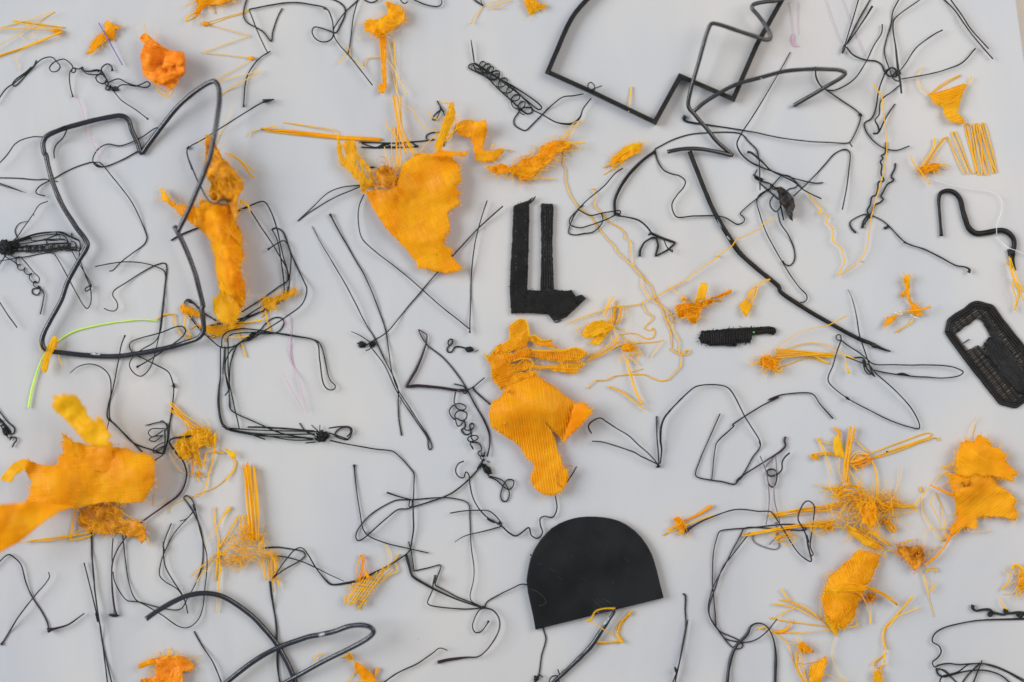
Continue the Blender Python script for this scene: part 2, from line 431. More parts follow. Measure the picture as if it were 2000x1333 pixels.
def slab(poly, z0, z1, m, name='body', bev=1.2, rag=0.0):
    """a flat plate with a bevelled upper edge"""
    P = np.array([(a, b) for a, b, _ in parse(poly)]) if isinstance(poly, str) else poly
    if rag: P = ragged([(a, b, 0) for a, b in P], rag, seed(), 3.0)
    A = 0.5 * np.sum(P[:, 0] * np.roll(P[:, 1], -1) - np.roll(P[:, 0], -1) * P[:, 1])
    if A < 0: P = P[::-1]
    T = np.roll(P, -1, 0) - np.roll(P, 1, 0); T /= np.maximum(np.hypot(*T.T), 1e-6)[:, None]; N = np.stack([-T[:, 1], T[:, 0]], 1)
    n = len(P)
    R = [np.column_stack([P, np.full(n, z0)]), np.column_stack([P, np.full(n, z1 - bev)]), np.column_stack([P + N * bev * .35, np.full(n, z1 - bev * .3)]), np.column_stack([P + N * bev, np.full(n, z1)])]
    V = np.vstack([world(r) for r in R]); F = []
    for k in range(3):
        for i in range(n):
            j = (i + 1) % n; F.append([k * n + j, k * n + i, (k + 1) * n + i, (k + 1) * n + j])
    F.append([3 * n + i for i in range(n)][::-1]); F.append(list(range(n)))
    return part(name, V, F, m, smooth=False)

# ------------------------------------------------------------------ the board and the table under it
def board_material():
    m, nt, p, out = mat('white_board_film')
    tc = nd(nt, 'ShaderNodeTexCoord')
    mp = nd(nt, 'ShaderNodeMapping'); mp.inputs['Scale'].default_value = (16, 5, 1); mp.inputs['Rotation'].default_value = (0, 0, math.radians(24))
    nt.links.new(tc.outputs['Object'], mp.inputs['Vector'])
    n1 = nd(nt, 'ShaderNodeTexNoise'); n1.inputs['Scale'].default_value = 1.6; n1.inputs['Detail'].default_value = 5; n1.inputs['Distortion'].default_value = 1.2
    nt.links.new(mp.outputs[0], n1.inputs['Vector'])
    r1 = nd(nt, 'ShaderNodeValToRGB')
    r1.color_ramp.elements[0].position = 0.42; r1.color_ramp.elements[0].color = (0.402, 0.404, 0.408, 1)
    r1.color_ramp.elements[1].position = 0.72; r1.color_ramp.elements[1].color = (0.358, 0.367, 0.388, 1)  # bluish streaks: smudges and faint reflections put into the board colour
    nt.links.new(n1.outputs['Fac'], r1.inputs[0])
    # specks of dust
    v = nd(nt, 'ShaderNodeTexVoronoi'); v.inputs['Scale'].default_value = 75
    nt.links.new(tc.outputs['Object'], v.inputs['Vector'])
    sz = nd(nt, 'ShaderNodeMath', operation='MULTIPLY'); sx = nd(nt, 'ShaderNodeSeparateColor')
    nt.links.new(v.outputs['Color'], sx.inputs[0]); 
    pw = nd(nt, 'ShaderNodeMath', operation='POWER'); pw.inputs[1].default_value = 9
    nt.links.new(sx.outputs[0], pw.inputs[0]); nt.links.new(pw.outputs[0], sz.inputs[0]); sz.inputs[1].default_value = 0.030
    lt = nd(nt, 'ShaderNodeMath', operation='LESS_THAN'); nt.links.new(v.outputs['Distance'], lt.inputs[0]); nt.links.new(sz.outputs[0], lt.inputs[1])
    mf = nd(nt, 'ShaderNodeMath', operation='MULTIPLY'); mf.inputs[1].default_value = 0.35; nt.links.new(lt.outputs[0], mf.inputs[0])
    mx = nd(nt, 'ShaderNodeMix', data_type='RGBA'); mx.inputs['B'].default_value = (0.15, 0.15, 0.16, 1)
    n3 = nd(nt, 'ShaderNodeTexNoise'); n3.inputs['Scale'].default_value = 14; n3.inputs['Detail'].default_value = 3
    nt.links.new(tc.outputs['Object'], n3.inputs['Vector'])
    r3 = nd(nt, 'ShaderNodeValToRGB')
    r3.color_ramp.elements[0].position = 0.36; r3.color_ramp.elements[0].color = (1.06, 1.025, 0.985, 1)
    r3.color_ramp.elements[1].position = 0.64; r3.color_ramp.elements[1].color = (0.93, 0.96, 1.005, 1)
    nt.links.new(n3.outputs['Fac'], r3.inputs[0])
    tint = nd(nt, 'ShaderNodeMix', data_type='RGBA', blend_type='MULTIPLY'); tint.inputs['Factor'].default_value = 1.0
    nt.links.new(r1.outputs[0], tint.inputs['A']); nt.links.new(r3.outputs[0], tint.inputs['B'])
    nt.links.new(mf.outputs[0], mx.inputs['Factor']); nt.links.new(tint.outputs['Result'], mx.inputs['A'])
    nt.links.new(mx.outputs['Result'], p.inputs['Base Color'])
    p.inputs['Roughness'].default_value = 0.42; p.inputs['Specular IOR Level'].default_value = 0.35
    n2 = nd(nt, 'ShaderNodeTexNoise'); n2.inputs['Scale'].default_value = 2.2; n2.inputs['Detail'].default_value = 4
    nt.links.new(mp.outputs[0], n2.inputs['Vector'])
    b = nd(nt, 'ShaderNodeBump'); b.inputs['Strength'].default_value = 0.5; b.inputs['Distance'].default_value = 0.0010
    nt.links.new(n2.outputs['Fac'], b.inputs['Height']); nt.links.new(b.outputs['Normal'], p.inputs['Normal'])
    return m
M['board'] = board_material()
M['table'] = plastic('beige_table_top', (0.50, 0.44, 0.38), (0.56, 0.50, 0.43), 0.5, 20, 0.3, 0.1)
def box_xy(corners, z0, z1, m, name):
    n = len(corners); V = [(*c, z0) for c in corners] + [(*c, z1) for c in corners]
    F = [list(range(n))[::-1], list(range(n, 2 * n))] + [[i, (i + 1) % n, n + (i + 1) % n, n + i] for i in range(n)]
    me = bpy.data.meshes.new(name); me.from_pydata(V, [], F); me.materials.append(M[m]); me.update()
    o = bpy.data.objects.new(name, me); COL.objects.link(o); return o
px = lambda x, y: ((x - 1000) * S, (666.5 - y) * S)
o = box_xy([px(-1200, 2500), px(2330, 2500), px(1984.5, -8), px(1930, -400), px(1850, -1000), px(-1200, -1000)], -0.004, 0.0, 'board', 'white_board')
bv = o.modifiers.new('bevel', 'BEVEL'); bv.width = 0.0006; bv.segments = 3; bv.limit_method = 'ANGLE'
o['kind'] = 'structure'
o = box_xy([(-1.5, -1.2), (1.5, -1.2), (1.5, 1.2), (-1.5, 1.2)], -0.03, -0.0042, 'table', 'table_top'); o['kind'] = 'structure'
# ================================================================== the scraps, upper part of the board
st = strand
thing('straw_bundle', 'splayed pale orange straws meeting in a point, above the curly black wire', 'plastic fibres', [
    st('A 415,92 300,125 180,165 -60,225', 1.2, 'pale'), st('A 415,95 340,140 270,182 -60,385', 1.1, 'pale'), st('A 105,160 300,185 490,212', 1.8, 'fibre'),
    st('A 107,170 300,203 478,230', 1.6, 'fibre'), st('A -60,234 200,216 445,240', 1.5, 'fibre'), st('A 472,245 300,315 150,375 -60,450', 2.2, 'fibre'),
    st('A 462,252 300,325 -60,440', 1.2, 'fibre'), st('A 450,262 320,310 230,352 140,402 108,455 135,470 145,540', 0.8, 'pale'), st('A 165,232 158,285 190,300 240,285 252,240', 0.7, 'pale'),
    Sheet('A 400,225 470,225 485,245 460,270 420,262', 4, 2).film('orange')])
s = Sheet('A 800,185 825,160 850,178 870,192 930,203 915,222 880,225 885,262 862,318 835,300 800,330 775,345 745,360 715,400 680,415 655,415 690,368 700,330 742,275 790,248 805,215', 6, 5)
thing('orange_shred', 'small torn orange shred lying under the violet needle', 'plastic scrap', [s.film('orange'), s.lines(-50, 5, 0.8), s.fuzz(26, 10),
    st('A 690,368 730,330 770,345 740,372 700,400', 1.3, 'orange')])
thing('violet_needle', 'straight violet plastic needle crossing a small orange shred', 'plastic strand', [st('A 757,178,10 850,345,12 937,500,8', 1.4, 'violet', lift=0)])
s = Sheet('A 1085,265 1118,256 1180,310 1290,382 1408,400 1416,480 1412,560 1370,612 1350,650 1310,690 1260,660 1190,640 1130,610 1095,570 1075,440 1090,370 1110,342 1065,300', 16, 10, 30, 'A 1380,480,16,60 1150,450,10,60')
flap = Sheet('A 1260,430 1405,402 1418,485 1408,560 1330,600 1240,640 1150,620 1230,580 1340,540 1350,500 1240,520', 27, 6, 20)
thing('crumpled_scrap', 'bright red-orange crumpled lump with loops at its lower end', 'plastic scrap', [s.film('red', 2.2), flap.film('red', 1.8, name='folded_flap'), s.lines(8, 4.5, 1.0, 'red', 2), s.fuzz(20, 12, 0.7, 'red', edge=False, hz=12),
    st('A 1180,640,20 1215,705,8 1275,745,4 1328,712,5 1310,650,16', 1.3, 'orange'), st('A 1200,640,20 1240,690,10 1285,706,8 1305,650,18', 1.3, 'orange'),
    st('A 1170,610,22 1205,690,12 1250,725,8 1300,705,8 1330,640,18', 1.2, 'orange'), st('A 1220,620,24 1260,670,14 1300,680,14 1360,640,20', 1.4, 'red'),
    st('A 1100,185,14 1118,230,14 1125,300,20', 1.3, 'orange'), st('A 1183,215 1190,280 1215,335', 0.6, 'pale'), st('A 1045,200 1068,250', 0.6, 'pale')])
s = Sheet('A 1480,-60 1495,0 1510,45 1495,88 1470,100 1500,120 1530,100 1555,62 1600,42 1680,36 1740,12 1790,0 1830,-60', 8, 6)
thing('orange_shred', 'orange frayed shred cut by the far edge of the board above the zigzag', 'plastic scrap', [s.film('orange'), s.fuzz(40, 16), s.lines(-20, 5, 0.9),
    st('A 1415,50 1455,30 1500,5', 1.6, 'fibre'), st('A 1420,163 1440,128 1500,95', 2.0, 'fibre'), st('A 1425,163 1475,142 1520,105', 1.4, 'fibre'), st('A 1640,55 1650,108', 1.2, 'fibre'), st('A 1740,0 1810,15', 1.2, 'fibre')])
thing('zigzag_strand', 'orange strand folded into a wide zigzag right of the crumpled red-orange lump', 'plastic strand', [
    st('B 345,76 A 1555,180 B 345,275 A 1548,402 B 372,447 B 90,612', 1.0, 'pale', kink=True, lift=4), st('B 340,90 200,130 A 1562,202', 1.1, 'pale', kink=True, lift=3),
    st('B 85,612 95,626 200,598 430,543', 1.1, 'pale', kink=True), st('B 112,738 200,680 335,600 428,545', 1.4, 'pale'),
    st('A 1552,180 1600,190', [4.0, 2.5], 'orange', name='blob', lift=0), st('B 330,446 375,448', [2.5, 4], 'orange', name='blob', lift=0)])
thing('curly_wire', 'long curly black wire with knots and loops above the upper thick loop', 'plastic wire', [
    st('A -40,800 0,745 50,680 112,635 220,545 275,490 330,450 400,439 435,472 462,512 440,545 395,550 378,522 400,490 440,465 492,456 530,480 556,515 546,552 572,556 582,535 560,520 602,530 632,514 622,530 650,546 700,546 755,540', 1.5),
    st('A 277,462 255,515 215,560 112,662 96,648 112,618 200,552 240,515', 1.3), st('A 560,520 537,548 530,600 542,680 560,745', 1.4, ends='e'),
    st('A 632,515 652,560 700,573 765,566 772,545 740,535 700,541', 1.6), st('A 862,545 855,510 830,491 800,500 775,535 800,580 818,620 792,641 752,630 734,600 750,575 785,573 815,610 830,640 808,680 832,692 842,660 870,695', 1.6, ends='s'),
    st('A 820,635 910,605 970,636 1050,659 1122,671 1151,650 1130,626 1090,642 1040,660 980,651 920,656 890,690 912,694', 1.5), st('A 870,700 930,770 1050,850 1135,916', 1.3, ends='e'),
    knot('A 880,685', 10, 7, 0.3, 6, 1.0, turns=18), coil('A 740,545 790,560 825,650 870,690', 3.0, 16, 1.2)])
thing('pink_thread', 'faint pink thread dropping from the curly wire through the thick loop', 'plastic thread', [
    st('A 585,735 620,820 650,930 680,1040', 1.0, 'pink'), st('A 672,1030 705,1090 735,1160 765,1205 778,1180 750,1110 700,1060', 0.9, 'pink')])
thing('filament_loop', 'thick black filament bent into a large boot-shaped loop standing clear of the board', 'plastic filament', [
    st('F 1362,598,46 A 1450,1595,54 1560,1333,66 1600,1230,74 1640,1050,78 1665,900,72 1682,750,62 1672,660,56 1642,624,50 1600,635,46 1500,700,36 1360,820,24 1240,970,14 1130,1115,7 1085,1175,6 1050,1090,7 1010,1000,9 982,920,11 940,890,12 800,905,15 650,940,18 450,1000,21 355,1048,22 330,1095,22 342,1180,22 F 345,0,22 370,100,22 410,240,22 480,400,22 580,560,22 652,655,22 670,695,22 655,740,22 600,830,22 520,980,22 470,1120,21 380,1290,20 M 345,180,19 322,255,18 335,312,17 380,338,15 500,352,11 700,373,7 900,376,9 1050,358,11 1250,320,13 1400,280,15 1520,235,24 1557,190,28 1560,140,30 1548,0,34 F 1555,1180,34 1530,1060,38 1490,910,42 1430,750,44 1365,612,46 1335,558,44', 4.9, 'steel', name='filament', lift=0, wob=0.05, n=14),
    st('M 682,366,9 725,358,12 775,368,9', [1.0, 3.0, 1.0], 'scuff', name='scuff', lift=0), st('A 890,908,12 925,903,13', [1.0, 2.0, 1.0], 'scuff', name='scuff', lift=0)])
thing('hooked_wire', 'thin black wire with a small ring, trailing down through the boot-shaped loop', 'plastic wire', [
    st('A 1245,972 1190,985 1080,1055 920,1117 820,1105 750,1145 710,1215 720,1258 775,1283', 1.5), st('A 1135,1108 1060,1155 930,1228 800,1276 760,1272 728,1252 715,1242 F 560,115 400,200 300,255 275,295 290,312 345,326', 1.5),
    st('F 800,105 900,230 1000,360 1050,450 1110,590 1125,650 1108,692 1020,760 930,830 862,898 838,902', 1.4), st('F 720,68 760,68 795,100 750,103 718,80', 1.4)])
thing('wire_scrap', 'thin black wire bent round the upper corner of the boot-shaped loop', 'plastic wire', [
    st('A -40,1285 60,1180 110,1110 160,1075 250,1050 350,1048,16 420,1010,24 500,968,28 514,985,28 505,1012,24 480,1060,12 430,1110,6 413,1160 416,1215', 1.5, lift=3)])
thing('wire_scrap', 'thin black wire running in from the board edge to touch the boot-shaped loop', 'plastic wire', [st('F -40,186 150,190 290,203 340,198 385,207 440,215', 1.4)])
thing('wire_scrap', 'pair of short thin black wires tapering together above the brush-like tangle', 'plastic wire', [st('F -40,220 0,232 100,265 200,302', [1.4, 1.3, .6]), st('F -40,228 0,243 110,276 170,297', [1.2, 1.1, .5])])
P_ = [st('F 60,715 90,690 250,622 450,605 540,640 608,672 615,745', 1.5), st('F 60,720 80,702 200,652 480,625 528,690 540,738', 1.3), st('F 70,735 130,720 300,700 520,690', 1.5), st('F 80,745 300,742 520,715 625,730', 1.3),
      st('F 100,700 230,640 240,665 350,655 440,622', 1.2), st('F 540,685 522,705 540,740 582,730 572,682 545,672', 1.2), st('F 430,610 462,640 455,660 350,662 340,650', 1.1), st('F 350,660 480,655 530,690', 1.1), st('F 350,665 360,690', 1.0), st('F 500,625 545,640 548,608', 1.1),
      coil('F 200,740 300,735 540,725', 5.0, 14, 1.1), st('F 550,735 605,745 612,680 560,650', 1.2), st('F 60,700 130,640 180,570 250,470 300,395 368,366', 1.2), st('F 132,650 115,590 150,535 212,517', [1.2, 0.6]), st('F 255,465 262,478', 0.9),
      st('F 60,760 10,830 -30,900', 1.3), st('F -20,828 200,790 400,763 430,790 520,950 590,1080 640,1165 668,1187 692,1150 692,1040 650,920 610,800 605,740', 1.3), st('F 545,740 620,870 690,990 702,1022', 1.2), st('F 702,1003 650,1038 655,1056 690,1036 698,1010', 1.6),
      st('F 30,785 120,840 140,872', 1.3), coil('F 60,760 130,790 145,870 200,900 250,960 265,1000 300,1020', 4.2, 15, 1.2), st('F 290,1015 310,1032 252,1038 250,1070 285,1086 310,1052 300,1030 336,1068 330,1140 308,1232', 1.5), st('F 160,790 250,900 302,958 290,992 265,985', 1.3),
      st('F 40,690 200,640 330,612 480,605 560,650', 1.5), st('F 50,740 220,710 400,690 530,685', 1.7), st('F 50,700 180,690 350,665 500,660', 1.3), st('F 90,750 260,745 420,735 540,722', 1.8), st('F 60,690 150,670 240,645', 2.2), coil('F 110,735 250,725 400,722 560,715', 6.0, 10, 1.0), knot('F 35,720', 18, 16, 0.2, 24, 1.4, turns=170), knot('F 110,700', 12, 8, 0.2, 14, 1.2, turns=60), knot('F 90,745', 9, 8, 0.6, 14, 1.0, turns=40)]
thing('brush_tangle', 'dense black wire tangle like a brush, knotted at the board edge, with curls below', 'wire tangle', P_)
thing('wire_scrap', 'straight thin black wire slanting down beside the lower end of the brush-like tangle', 'plastic wire', [st('M -40,-90 20,0 70,75 130,158', 1.4)])
thing('wire_scrap', 'thin black wire with a square shoulder and an S-hook inside the boot-shaped loop', 'plastic wire', [
    st('F 730,865 950,832 1100,842 1200,870 1262,908 1258,1050 1240,1200 M 1235,80 1215,220 1180,380 1140,480 1080,531 1030,510 990,450 1005,400 1080,330 1190,262 1228,180 1245,60 F 1262,1050 1268,845 1210,850 1100,905 980,980 870,1055 862,1085 895,1140 900,1180 880,1206 840,1206 797,1188', 1.4), ])
thing('green_filament', 'lime green filament curving under the lower left of the boot-shaped loop', 'plastic filament', [st('M 218,775 240,650 290,480 350,350 430,270 560,190 700,150 900,115 1080,98 1205,104', [2.3, 2.1, 1.9, 1.7, 1.5], 'lime', lift=5)])
s = Sheet('M 395,228 425,220 442,255 425,300 385,380 365,480 345,505 322,490 320,440 345,360 372,290', 12, 3)
thing('orange_shred', 'narrow folded orange strip lying over the lime green filament', 'plastic scrap', [s.film('film', 1.4), s.lines(-72, 4.2, 0.9), st('M 432,285 452,380 478,452', 1.3, 'fibre'), st('M 298,265 318,350 325,420', 1.1, 'fibre')])
thing('forked_wire', 'thin black wire with a hooked arm, forked where it meets the big orange scrap', 'plastic wire', [
    st('M 958,216 930,290 900,450 860,640 832,740 819,820 825,855 870,890 940,960 1040,1060 1092,1113', 1.5, ends='s'), st('M 537,505 600,455 690,437 780,465 838,530 850,640 838,780 846,860 920,940 1020,1040 1180,1100 1248,1126', [1.0, 1.6, 1.5, 1.4, 1.5]),
    st('M 836,850 828,895 820,940', 1.2)])
thing('clip_wire', 'thin black wire with a flattened loop ending in a bundle folded like a paper clip', 'plastic wire', [
    st('M 1045,462 1120,420 1250,335 1395,228 1420,182 1398,150 1358,150 1250,190 1010,265 992,298 1012,342 1130,412 1200,445 1290,500 1318,560 1328,620 1320,750 1300,900 1282,1040 1248,1126', 1.6, ends='s'),
    knot('M 1330,600', 6, 4, 1.2, 5, 1.0, turns=16), st('M 1117,905 1245,882 1280,912 1258,960', 1.4), st('M 1268,932 1155,936 1136,968 1165,995 1250,945', 1.3), st('M 1250,985 1165,995 1143,1015 1180,1031 1245,985', 1.3), st('M 1268,1030 1210,1058 1172,1095 1205,1102 1258,1068', 1.3), st('M 1262,1060 1195,1092 1170,1112 1250,1127 1185,1176', 1.3),
    st('M 1276,890 1287,980 1256,1126', 2.0), st('M 1290,905 1280,1040 1250,1122', 2.0), st('M 1262,940 1262,1030 1250,1122', 1.8), st('M 1225,878 1245,870 1275,905', 1.2)])
thing('wire_scrap', 'thick dark filament with a bent head, sweeping in an S beside the big orange scrap', 'plastic filament', [
    st('U 1470,398,14 1400,408,16 1312,424,18 1296,442,18 1340,520,12 1400,590,8 1430,680,6 1415,770,6 1370,850,6 1280,920,7 1150,1010,8 1010,1120,8 V 945,245,8 890,335 860,430 856,540 866,680 886,820', [2.4, 2.3, 2.2, 2.3, 2.2, 1.9, 1.7, 2.0, 2.4], 'plum', lift=0, ends='e'),
    st('V 865,228 858,320 860,430', 1.3), st('V 835,816 870,824 912,824', [2.5, 3, 1.5], 'dark', lift=0, name='foot')])
thing('oval_wire', 'double thin black wire bent into a tall oval hanging from a hooked top', 'plastic wire', [
    st('V 937,175 945,260 960,400 985,560 1035,695 1110,740 1240,818 1370,905 1440,913 1510,862 1550,770 1568,620 1586,420 1580,340 1545,220 1500,30 U 1490,930 1455,870 1422,856 1408,872 1440,920 1490,1000 V 1530,140 1552,260 1548,420 1505,560 1430,700 1390,768 1350,780 1240,765 1050,716 972,705 882,572 866,485', 1.4),
    st('V 1313,116 1262,240 1250,300 1265,440 1330,560 1400,670 1428,750 1437,806', 1.5), st('V 1475,30 1432,80 1378,100', 1.4), st('V 1475,36 1380,135 1330,200 1262,330 1232,420 1222,515 1260,560 1360,622 1412,690', 1.4), st('V 1480,-30 1495,20', 2.6, 'dark', name='knot'), st('V 1250,255 1252,300 1262,330', [1.2, 2.2, 1.2], 'dark', name='knot')])
thing('crossed_wire', 'grey-black wire crossing itself near the lower left corner of the board', 'plastic wire', [
    st('V -60,470 -10,415 65,354 112,380 160,430 200,570 250,682 320,790 360,868 374,925', 1.7, 'plum', lift=12), st('V 365,936 450,916 525,890 645,806', [2.6, 2.2, 1.4], 'plum', ends='s'), st('V 372,488 380,522 350,575 250,690 130,850 50,980 8,1046', [1.3, 1.8, 1.8], 'plum', lift=14, ends='e')])
thing('needle_wire', 'pair of long straight black wires dropping from the orange clump off the near edge', 'plastic wire', [
    st('V 700,186 705,350 720,560 740,750 760,870 785,1030 800,1150 826,1360', [2.2, 2.0, 1.9, 1.6, 1.5]), st('V 643,418 690,600 738,800 768,910 790,1060 862,1360', 1.6), st('V 735,800 750,870', 2.4, name='knot')])
thing('wire_scrap', 'short slanting black wire beside the near edge, next to the thick crossed filament', 'plastic wire', [st('V 1487,943 1540,1040 1630,1180 1710,1370', 1.6)])
thing('filament_loop', 'thick black filament arched and crossing itself at the near edge of the board', 'plastic filament', [
    st('V 1118,850,46 1200,790,40 1330,715,32 1450,665,26 1580,650,22 1700,675,18 1800,730,14 Y 570,838,10 680,955,8 760,1060,7 830,1190,7 890,1333,7 910,1420,7', 5.2, 'steel', name='filament', lift=0, wob=0.04, n=14),
    st('Y 320,1370,20 350,1345,20 480,1240,20 620,1140,19 740,1075,18 880,1020,20 1010,980,24 1090,965,28 1180,945,32 1300,905,40 1400,895,46 1465,912,50 1490,945,50 1450,992,46 1330,1062,38 1150,1150,28 950,1260,18 800,1340,12 740,1375,10', [5.2, 5.2, 5.2, 5.0, 4.8, 4.2], 'steel', name='filament', lift=0, wob=0.04, n=14),
    st('Y 1070,972,32 1115,962,34', [2.6, 3.6, 2.6], 'scuff', name='scuff', lift=0)])
thing('bent_wire', 'black wire bent into a W, with long double legs under the thick crossed filament', 'plastic wire', [
    st('X 1735,797 1640,862 1500,932 1350,1000 1280,1016 1162,1026 1130,1003 1040,890 962,762 930,745 882,766 800,860 740,950 712,982 800,915 930,840 966,802 950,777 880,760 760,741 640,748', [2.0, 1.9, 2.4, 1.7, 1.6, 1.6, 1.6, 1.7, 2.0]),
    st('X 750,808 830,820 940,852 1050,902 1150,952 1262,1002', [1.5, 1.5, .8]), st('X 692,1000 700,1080 Y 722,770 745,900 750,1060 752,1230 785,1370', 1.7), st('X 700,1010 Y 705,610 730,800 747,960 758,1230 775,1370', 1.6)])
thing('bar_wire', 'thin black wire bent at a knee, one arm upright and one crossing the sprawling wire', 'plastic wire', [
    st('Z 163,228 175,370 210,600 232,718 270,768 400,826 590,870 735,906', [1.8, 1.5, 1.5, 1.7, 1.6, 1.4], ends='s'), st('Z 255,745 290,765', [2.0, 3.0, 2.0], 'scuff', name='scuff', lift=0)])
thing('sprawling_wire', 'sprawling black wire with a long thin loop, running down to a ribbon-like end', 'wire tangle', [
    st('Z 413,440 500,470 605,496', [2.2, 2.0, 1.6]), st('Z 1150,215 1060,325 925,437 830,482 750,510 615,550 570,565 502,570 420,632 300,735 222,800 190,808 176,778 195,720 270,630 350,568 480,502 600,495 850,480 950,490 1012,508 1044,535 1050,650 1060,850 1082,1020 1075,1120 1052,1230 1062,1270 1110,1300 1165,1326', [1.9, 2.0, 1.7, 1.7, 1.6, 1.5, 1.4, 1.3, 1.3]),
    st('Z 590,500 585,550 605,548 608,500', 1.5, 'rough'), st('Z 560,912 600,1060 612,1082 760,1172 960,1262 1160,1328', [2.8, 2.4, 2.0, 2.0]), st('Z 580,815 600,880 622,1044 820,992 830,1010 780,1148 950,1240 1160,1324', 1.5, kink=True, lift=3), st('Z 787,1075 770,1120 760,1190 725,1288 742,1302 960,1330 1100,1328 1155,1318', 1.6), st('Z 785,1072 772,1140', [2.6, 2.6, 1.5], 'dark', name='knot'),
    st('Z 1165,1322 1174,1285 1280,1220 1400,1160 1440,1143 1500,1147', 1.5), st('a 760,760 830,780 880,840 886,910 850,1000 780,1090 720,1137 640,1142 520,1155 410,1180', [2.2, 1.7, 1.7, 1.8, 1.7, 1.8, 3.0, 3.6], 'plum'), st('a 772,763 730,780 690,850 677,908 700,950 740,946 780,900 802,862', 1.6, ends='e'), knot('a 765,760', 5, 4, 0.4, 4, 1.1, turns=12)])
thing('wire_scrap', 'thin black wire slanting off the near edge with a hooked tip, below the ribbon-ended wire', 'plastic wire', [st('a -60,1370 0,1333 100,1265 270,1182 370,1110 420,1072 450,1073 487,1089', [1.9, 1.7, 1.6, 1.2])])
thing('squiggle_wire', 'black wire squiggling from a forked end to the round tip of the cloth-like sheet', 'plastic wire', [
    st('Z 1005,200 962,220 940,270 958,315 1000,328 1020,282 1040,300 1050,380 1070,470 1110,550 1170,620 1290,697 1350,750 1400,773 1450,745 1500,710 1520,770 1568,792 1606,750 1590,690 1590,640 1622,623 1680,632 1715,560 1704,440 1722,390 1770,380,8 1820,320,14 1867,240,16', [1.7, 1.7, 1.7, 2.2, 1.8, 1.7, 1.7, 1.6], lift=3), st('Z 897,598 1000,582 1120,578 1205,587 1290,672 1296,690', 1.5), st('Z 1290,700 1150,738 1010,775 935,820', [1.6, 1.5, .9]), knot('Z 1280,672', 4, 4, 0.4, 4, 0.9, turns=12), st('Z 1180,640 1240,672', [1.5, 2.6, 1.5], 'rough', name='knot')])
thing('triangle_wire', 'black wire folded into a pointed triangle with coils and a knotted bow hanging below it', 'wire tangle', [
    st('Q 460,172 526,212 520,280 480,390 440,480 365,612 450,600 600,615 750,637 842,636', [1.3, 2.0, 2.3, 3.0, 3.2, 3.0, 2.9, 2.8, 3.2], 'plum', kink=True, lift=3), st('Q 460,172 490,240 530,292 650,390 730,480 800,580 838,640', [1.5, 1.7, 1.8], 'plum'), st('Q 730,588 800,605 838,640 815,668 795,650 840,635 890,605 967,540', 1.6, kink=True),
    st('Q 838,640 900,760 960,870 1000,970 1005,1060 985,1145', 2.0), st('Q 875,612 900,650 1008,748', 2.0), st('Q 742,650 738,740 780,738 826,765 810,787 760,780 735,750 695,800 737,862 740,820 770,795 830,812 824,855 790,870 745,850 762,912 790,900 812,870 818,920 788,940 820,977 862,960 850,905 868,888 886,910 868,938 820,942 808,925', 1.7),
    st('Q 852,940 868,975 835,1010 850,1030 895,1022 918,1000 900,984 862,992 880,1030 858,1040 862,1060 880,1090 868,1060', 1.7), st('Q 870,1040 910,1038 938,1070 940,1100 915,1112 930,1140 962,1130 970,1108', 1.7), coil('Q 955,1120 950,1160 965,1200', 4.0, 10, 1.3), coil('Q 945,1200 975,1235 1010,1280', 6.5, 7, 1.4), knot('Q 985,1245', 13, 7, 0.85, 12, 1.2, turns=60),
    st('Q 985,1180 1010,1190', 1.3), st('Z 1190,312 1300,350 1342,410 1352,460 1330,508 1300,506 1285,470 1310,380 1342,343 1382,350 1382,390 1350,418 1310,398 1250,345 1192,320', 1.7), st('Z 1105,258 1140,215 1150,190', [1.5, 3, 2], 'rough', name='knot')])
thing('leaf_wire', 'thin black wire with a leaf-shaped loop and long V, tied to the orange sail', 'plastic wire', [
    st('G 1103,518 1220,410 1340,300 1440,262 1590,242', 1.4), st('G 1103,518 1240,425 1400,330 1520,280 1600,245', 1.4), st('I 435,705,6 400,790,5 392,900 420,1040 520,1142 660,1250 760,1330 Q 640,0 850,168', 1.5), st('Q 852,198 858,0 I 1262,1250 1282,1100 1312,960 1377,753', 1.5, ends='s')])
thing('straight_wire', 'long straight black wire slanting down from beside the L-shaped plate to a frizzy knot', 'plastic wire', [
    st('I 1498,795 1310,967 1140,1150 980,1325 Q 375,5 220,190 110,260 50,300', [1.9, 1.6, 1.5, 1.5, 1.7]), st('N 1513,345 1580,375 1640,415 1690,455', [0.8, 1.4, 1.4]), knot('N 1595,445', 11, 7, 0.3, 8, 1.2, turns=40), knot('N 1680,440', 9, 7, 1.2, 8, 1.0, turns=26), st('N 1622,493 1660,475 1650,440', 1.3)])
thing('hairpin_wire', 'very long thin black hairpin with a bead at its top, ending in a narrow eye', 'plastic wire', [
    st('G 1350,463 1400,560 1520,770 1640,985 1750,1270 N 1745,235 1780,350 1800,500 1830,680 1870,790 1960,925 Q 440,845 540,1000 563,1080 546,1094 535,1060 530,1010 440,872 300,655 200,445 90,300', [1.9, 1.6, 1.5, 1.4, 1.4, 1.3, 1.5], ends='s')])
thing('needle_wire', 'thin straight black needle with a tapering top, running beside the long hairpin', 'plastic wire', [
    st('G 1215,558 1290,700 1400,885 1480,1020 1640,1330 N 1680,370 1750,520 1870,782 1872,900 1880,1030 1898,1142', [0.8, 1.4, 1.5, 1.4, 1.5, 1.6, 1.9])])
